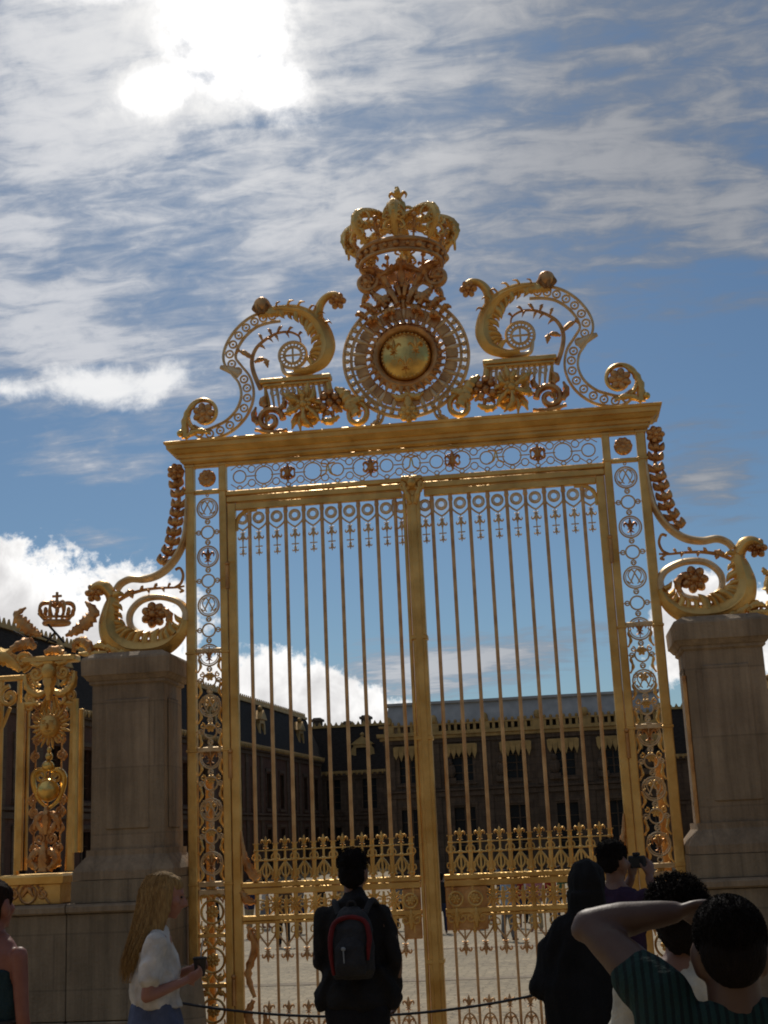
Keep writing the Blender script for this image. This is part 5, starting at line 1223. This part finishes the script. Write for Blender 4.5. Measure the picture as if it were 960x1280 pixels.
# --- woman at the left edge -------------------------------------------------------------------
Y3 = -5.2; c = at(2, 1096, Y3); TEAL = cloth('dark_teal_cloth', (.025, .05, .06)); BRH = hairm('dark_brown_hair', (.03, .016, .01))
t = Pn('woman with bare arms and a strapless dark teal dress, cut off by the left edge', c.x-.03, Y3, GZ, c.z-GZ, radians(-25))
m = MB(); torso(m, .92, .17, 0, .95); head(m, (0, .01, 1.635)); m.cap((0, 0, 1.45), .05, (0, .005, 1.57), .048)
RA = ((.185, 0, 1.39), (.215, .0, 1.11), (.20, .06, .87)); LA = ((-.185, 0, 1.39), (-.215, .0, 1.11), (-.20, .06, .87)); arm(m, *RA, (.045, .036, .025)); arm(m, *LA, (.045, .036, .025)); hand(m, RA[2], (0, .1, -1), -1, (-1, 0, 0), .3); hand(m, LA[2], (0, .1, -1), 1, (1, 0, 0), .3)
for u in (1, -1): leg(m, u*.09)
organic('body', m, SKT, t, .012)
m = MB(); m.loft([(0, 0, .45, .24, .2), (0, 0, .7, .2, .16), (0, 0, .9, .18, .14), (0, 0, 1.06, .15, .12), (0, 0, 1.2, .165, .125), (0, 0, 1.32, .172, .13)], 26); organic('dress', m, TEAL, t, .013, 1, .014, 9, (1, 1, .5), True)
MB().tube([(.16*cos(2*pi*k/24), .128*sin(2*pi*k/24), 1.06) for k in range(24)], .018, 8, closed=True).build('belt', SHO, t)
m = MB(); m.ball((0, -.01, 1.68), .087, .10, .088, 18, 12); m.ball((0, -.05, 1.6), .08, .06, .1); m.cap((0, -.09, 1.55), .05, (0, -.12, 1.43), .03); organic('hair', m, BRH, t, .011, 1, .014, 30, (1, 1, .3))
MB().tube(cr_curve([(-.06, -.06, 1.44), (0, -.09, 1.42), (.06, -.06, 1.44), (.05, .03, 1.46)], 4), .006, 6).build('necklace', SHO, t)
for u in (1, -1): shoe(t, u*.1, -.02, SHO)

# --- figure in a black veil --------------------------------------------------------------------
Y4 = -4.6; VEIL = cloth('black_veil_cloth', (.010, .010, .011), .95)
c = at(728, 1072, Y4); t = Pn('figure in a long black hooded veil standing before the right gate leaf', c.x+.0, Y4, GZ, c.z-GZ, radians(12))
m = MB(); torso(m, .9); head(m, (0, .02, 1.62)); m.cap((0, 0, 1.45), .05, (0, .01, 1.56), .05)
RA = ((.17, 0, 1.38), (.21, .04, 1.12), (.08, .2, 1.12)); LA = ((-.15, 0, 1.37), (-.2, .03, 1.12), (-.1, .17, 1.1)); arm(m, *RA, (.04, .035, .025)); arm(m, *LA, (.04, .035, .025)); hand(m, RA[2], (-.8, .5, .1), -1, (0, -1, 0), .6); hand(m, LA[2], (.8, .5, .1), 1, (0, -1, 0), .6)
for u in (1, -1): leg(m, u*.09)
organic('body', m, SKM, t, .013); eyes(t, (0, .02, 1.62))
m = MB(); m.ball((.01, -.012, 1.655), .1, .118, .12, 20, 14)
m.loft([(.0, 0, .04, .30, .26), (0, 0, .4, .27, .23), (.0, 0, .8, .24, .2), (-.01, 0, 1.0, .25, .19), (-.015, 0, 1.12, .265, .18), (0, 0, 1.26, .235, .165), (.01, -.01, 1.37, .19, .14), (.015, -.015, 1.45, .12, .115), (0, -.02, 1.52, .098, .105), (0, -.02, 1.60, .10, .112)], 30)
m.cap((-.12, -.01, 1.40), .085, (-.21, .02, 1.25), .085); m.cap((.12, -.01, 1.40), .085, (.19, .02, 1.25), .085); m.cap((-.2, .02, 1.3), .08, (-.26, .03, 1.12), .08); m.cap((-.27, .03, 1.12), .075, (-.12, .2, 1.1), .06)
organic('veil', m, VEIL, t, .013, 1, .02, 6, (1.6, 1.6, .35), True)

# --- man in purple checked shirt holding a camera ------------------------------------------------
Y5 = -3.5; PUR = cloth('purple_checked_shirt', (.035, .018, .04))
c = at(764, 1046, Y5); t = Pn('dark-haired man in purple shirt raising a camera beside the right gate post', c.x, Y5, GZ, c.z-GZ, radians(-40))
m = MB(); torso(m, 1.); head(m, (0, .01, 1.635)); m.cap((0, 0, 1.45), .06, (0, .005, 1.57), .055)
RA = ((.2, .02, 1.41), (.23, .2, 1.24), (.07, .25, 1.52)); LA = ((-.2, .02, 1.41), (-.23, .2, 1.24), (-.07, .25, 1.52)); arm(m, *RA); arm(m, *LA); hand(m, RA[2], (-.1, .4, .9), 1, (-1, .1, 0), .8); hand(m, LA[2], (.1, .4, .9), -1, (1, .1, 0), .8)
for u in (1, -1): leg(m, u*.09)
organic('body', m, SKM, t, .012); eyes(t, (0, .01, 1.635))
m = MB(); torso(m, 1.12, .205, 0, 1.15)
for A in (RA, LA): arm(m, A[0], A[1], Vector(A[1]).lerp(Vector(A[2]), .5), (.07, .06, .048))
organic('shirt', m, PUR, t, .013, 2, .012, 10, (1, 1, 1), True)
m = MB(); m.ball((0, -.01, 1.685), .086, .10, .085, 20, 14); m.ball((0, -.05, 1.64), .076, .06, .075); organic('hair', m, BLKH, t, .011, 1, .008, 40); curls(t, (0, -.01, 1.69), (.086, .10, .082), BLKH, 900, .0012, .010, -.75)
m = MB(); m.loft([(0, 0, .8, .16, .12), (0, 0, .98, .16, .12)], 20)
for u in (1, -1): leg(m, u*.092, (.095, .078, .07))
organic('trousers', m, TROU, t, .016, 2, .01, 8, (1, 1, .4), True)
for u in (1, -1): shoe(t, u*.1, -.02, SHO)
s5 = t.scale[0]; a = Vector((0, .235, 1.615)); a.rotate(Matrix.Rotation(radians(-40), 3, 'Z'))
k = thing('camera', 'black compact camera held up by the man in the purple shirt', 'camera', (c.x+a.x*s5, Y5+a.y*s5, GZ+a.z*s5-.03), radians(-40))
MB().cbox(-.06, .06, -.018, .018, 0, .075, .006).cbox(-.02, .02, -.02, .015, .075, .095, .004).build('camera_body', DKBAG, k)
q = MB(); q.T = Matrix.Translation((0, .018, .037)) @ Matrix.Rotation(-pi/2, 4, 'X'); q.lathe((0, 0, 0), [(.03, 0), (.03, .03), (.026, .045), (.02, .045)], 20); q.build('lens', IRON, k)
MB().box(-.04, .04, -.0205, -.019, .012, .062).build('screen', GLASS, k)

# --- dark-haired person in white, between the others ----------------------------------------------
Y6 = -7.3; CREAM = cloth('cream_white_shirt', (.50, .48, .40))
c = at(842, 1091, Y6); t = Pn('person with bushy dark hair and a cream white shirt, behind the raised forearm', c.x, Y6, GZ, c.z-GZ, radians(15))
m = MB(); torso(m, .92, .17); head(m, (0, .01, 1.635)); m.cap((0, 0, 1.45), .055, (0, .005, 1.57), .05)
RA = ((.18, 0, 1.40), (.22, .06, 1.14), (.12, .25, 1.12)); LA = ((-.18, 0, 1.40), (-.22, .06, 1.14), (-.12, .25, 1.12)); arm(m, *RA); arm(m, *LA); hand(m, RA[2], (-.6, .8, .1), -1, (-.7, -.5, .2), .5); hand(m, LA[2], (.6, .8, .1), 1, (.7, -.5, .2), .5)
for u in (1, -1): leg(m, u*.09)
organic('body', m, SKM, t, .013)
m = MB(); torso(m, 1.05, .185, 0, 1.1)
for A in (RA, LA): m.cap(A[0], .068, Vector(A[0]).lerp(Vector(A[1]), .7), .066)
organic('shirt', m, CREAM, t, .013, 2, .013, 11, (1, 1, .6), True)
m = MB(); m.ball((0, -.01, 1.67), .092, .108, .09, 20, 14); m.ball((0, -.05, 1.6), .10, .075, .085); organic('hair', m, BLKH, t, .013, 1, .016, 30); curls(t, (0, -.01, 1.675), (.092, .108, .09), BLKH, 1400, .002, .026, -.85)
m = MB(); m.loft([(0, 0, .8, .16, .12), (0, 0, .98, .16, .12)], 20)
for u in (1, -1): leg(m, u*.092, (.095, .078, .07))
organic('trousers', m, DEN, t, .016, 2)

def striped(m_, c, sc_=95):
    n = m_.node_tree.nodes; l = m_.node_tree.links; b = n['Principled BSDF']; src = b.inputs['Base Color'].links[0].from_socket
    tc = n.new('ShaderNodeTexCoord'); wv = n.new('ShaderNodeTexWave'); wv.bands_direction = 'X'; wv.inputs['Scale'].default_value = sc_/6; wv.inputs['Distortion'].default_value = .8; l.new(tc.outputs['Object'], wv.inputs['Vector'])
    r = n.new('ShaderNodeValToRGB'); r.color_ramp.elements[0].position = .55; r.color_ramp.elements[1].position = .7; l.new(wv.outputs['Fac'], r.inputs[0])
    x = n.new('ShaderNodeMix'); x.data_type = 'RGBA'; l.new(r.outputs[0], x.inputs[0]); l.new(src, x.inputs[6]); x.inputs[7].default_value = (*c, 1); l.new(x.outputs[2], b.inputs['Base Color'])
# --- man in the foreground with his arm raised -----------------------------------------------------
Y7 = -8.75; c = at(905, 1109, Y7); TEA = cloth('dark_teal_shirt', (.016, .04, .036)); h7 = (c.z-GZ); striped(TEA, (.008, .016, .016))
t = Pn('man in dark teal shirt seen close from behind, left elbow raised beside his head', c.x, Y7, GZ, h7, 0); s7 = t.scale[0]
def lo(px, py, Y): p = at(px, py, Y); return ((p.x-c.x)/s7, (p.y-Y7)/s7, (p.z-GZ)/s7)
El = lo(736, 1156, Y7+.14); Wr = lo(842, 1140, Y7+.16); Sh = lo(828, 1246, Y7+.02)
m = MB(); torso(m, 1.02, .19); head(m, (.0, .012, 1.635), radians(6), 1.06); m.cap((0, 0, 1.44), .068, (0, .0, 1.58), .062, 16); m.cap((-.05, 0, 1.44), .06, (.05, 0, 1.44), .06)
Sh = Vector(Sh); m.cap((-.12, 0, 1.40), .07, Sh, .056, 16); mid = Sh.lerp(Vector(El), .5)
m.cap(Sh, .056, mid, .052, 16); m.cap(mid, .052, El, .040, 16); m.ball(Vector(El)+Vector((-.016, 0, -.012)), .030); m.cap(Sh.lerp(Vector(El), .3)+Vector((.012, 0, .004)), .046, Sh.lerp(Vector(El), .62)+Vector((.01, 0, .004)), .040, 14); m.cap(Vector(El)+Vector((.03, .0, -.012)), .036, Vector(El).lerp(Vector(Wr), .5)+Vector((0, 0, -.008)), .036, 14)
q = Vector(El).lerp(Vector(Wr), .35); m.cap(El, .040, q, .044, 16); m.cap(q, .044, Wr, .029, 16)
hand(m, Wr, (1, .12, .10), 1, (0, -.35, -.8), .55, 1.05)
RA = ((.2, .0, 1.40), (.27, .12, 1.17), (.14, .32, 1.36)); arm(m, *RA); hand(m, RA[2], (-.3, .5, .8), 1, (-1, 0, 0), .8)
for u in (1, -1): leg(m, u*.09)
organic('body', m, SKB, t, .0085, 2, .0022, 14)
eyes(t, (0, .012, 1.635), radians(6), 1.06)
m = MB(); torso(m, 1.14, .21, 0, 1.2, 1.425)
m.cap((-.13, 0, 1.38), .085, Sh-(Sh-mid)*.0, .072, 16); m.cap(Sh, .072, Sh.lerp(mid, .55), .069, 16); m.cap(RA[0], .078, Vector(RA[0]).lerp(Vector(RA[1]), .75), .076, 16)
m.cap((-.04, -.012, 1.475), .066, (.04, -.012, 1.475), .066)
organic('shirt', m, TEA, t, .01, 2, .011, 7, (1, 1, .7), True)
m = MB(); m.ball((0, -.016, 1.678), .0835, .1, .0865, 24, 16); m.ball((0, -.052, 1.642), .078, .064, .086, 20, 14); o = organic('hair', m, BLKH, t, .008, 1, .0015, 120); curls(t, (0, -.018, 1.676), (.082, .099, .086), BLKH, 3600, .0009, .006, -.8)
m = MB(); m.loft([(0, 0, .8, .16, .12), (0, 0, .98, .16, .12)], 20)
for u in (1, -1): leg(m, u*.092, (.095, .078, .07))
organic('trousers', m, TROU, t, .016, 2)

# --- visitors scattered about the courtyard ---------------------------------------------------------
def visitor(label, X, Y, h, rz, top, bottom, hair_, skin, pose=0, skirt=False):
    t = Pn(label, X, Y, hgt(Y), h, rz, 'visitors far off in the courtyard')
    m = MB(); torso(m, .95); head(m, (0, .01, 1.635)); m.cap((0, 0, 1.45), .055, (0, .005, 1.57), .05, 8)
    e = .3 if pose == 1 else .05
    st = .1 if pose != 2 else .02
    for u in (1, -1):
        if pose == 1: A = ((u*.19, 0, 1.40), (u*.23, .18, 1.22), (u*.06, .28, 1.5))
        else: A = ((u*.19, 0, 1.40), (u*.24, .02*u, 1.12), (u*.22, .12*u+.08, .9))
        arm(m, *A, n=8); m.ball(Vector(A[2])+Vector((0, .02, -.05 if pose != 1 else .05)), .03, .02, .05, 8, 6)
        m.cap((u*.09, 0, .88), .08, (u*.1, u*st*.5, .5), .055, 8); m.cap((u*.1, u*st*.5, .5), .055, (u*.1, u*st, .06), .04, 8); m.ball((u*.1, u*st+.05, .04), .045, .11, .04, 8, 6)
    organic('body', m, skin, t, .03, 1)
    m = MB(); torso(m, 1.12, .205, 0, 1.15)
    for u in (1, -1): m.cap((u*.19, 0, 1.4), .07, (u*.22, .1 if pose == 1 else 0, 1.2), .065, 8)
    organic('top', m, top, t, .03, 1)
    m = MB(); m.loft([(0, 0, .84, .165, .125), (0, 0, 1.0, .16, .12)], 14)
    if skirt: m.loft([(0, 0, .45, .26, .22), (0, 0, .95, .17, .13)], 14)
    else:
        for u in (1, -1): m.cap((u*.09, 0, .88), .095, (u*.1, u*st*.5, .5), .075, 8); m.cap((u*.1, u*st*.5, .5), .072, (u*.1, u*st, .12), .06, 8)
    organic('skirt' if skirt else 'trousers', m, bottom, t, .03, 1)
    m = MB(); m.ball((0, -.01, 1.68), .092, .105, .09, 12, 8); m.ball((0, -.05, 1.6), .085, .06, .08, 10, 8); organic('hair', m, hair_, t, .022, 1)
    return t
CT = {k: cloth(k+'_cotton', v) for k, v in dict(white=(.6, .58, .55), navy=(.03, .04, .09), red=(.35, .03, .03), black=(.02, .02, .02), grey=(.2, .2, .2), blue=(.10, .2, .38), green=(.06, .16, .08), beige=(.4, .32, .2), pink=(.5, .2, .22), brown=(.12, .07, .04), paleblue=(.35, .45, .55)).items()}
HB = hairm('chestnut_hair', (.08, .035, .015)); HG = hairm('fair_hair', (.35, .24, .1))
vis = [  # photo x, distance from gate, top, bottom, hair, skin, pose, skirt
 (352, 22, 'brown', 'black', 0, 0), (372, 31, 'grey', 'navy', 1, 0), (397, 33, 'black', 'black', 0, 2), (425, 36, 'beige', 'navy', 1, 1), (330, 36, 'white', 'grey', 0, 0),
 (548, 27, 'black', 'navy', 0, 1), (566, 34, 'white', 'blue', 2, 0), (586, 30, 'navy', 'black', 1, 0), (606, 35, 'black', 'beige', 0, 2), (628, 21, 'paleblue', 'grey', 1, 1), (641, 29, 'red', 'navy', 0, 0),
 (655, 33, 'white', 'black', 2, 0), (664, 26, 'pink', 'beige', 1, 0), (684, 31, 'red', 'grey', 0, 2), (697, 36, 'green', 'navy', 1, 1), (716, 29, 'white', 'black', 0, 0), (512, 40, 'blue', 'black', 1, 0), (497, 31, 'grey', 'black', 0, 1),
 (310, 29, 'navy', 'beige', 1, 0), (443, 44, 'white', 'blue', 2, 0), (575, 43, 'pink', 'white', 1, 0), (620, 45, 'grey', 'navy', 0, 0), (742, 35, 'black', 'grey', 0, 1), (775, 30, 'blue', 'beige', 2, 0), (268, 38, 'white', 'black', 0, 0)]
hn = ['black', 'brown', 'fair']; hm = [BLKH, HB, HG]; seen = {}
wherex = lambda px: 'behind the far left bars' if px < 345 else 'left of the man in black' if px < 400 else 'behind the man in black' if px < 470 else 'just left of the middle post' if px < 530 else 'just right of the middle post' if px < 600 else 'behind the middle of the right leaf' if px < 660 else 'left of the figure in black' if px < 720 else 'behind the right gate post'
for i, (px, Y, a, b, hr, po) in enumerate(vis):
    p = at(px, 1050, Y); wm = i % 3 == 1
    lb = 'visitor with %s hair, %s top and %s %s, %s' % (hn[hr], a, b, 'skirt' if wm else 'trousers', wherex(px))
    visitor(lb, p.x, Y, 1.62+.16*((i*37) % 10)/10, radians((i*73) % 360), CT[a], CT[b], hm[hr], [SKL, SKM, SKT, SKB][i % 4], po, wm)

bpy.data.scenes.remove(TS)
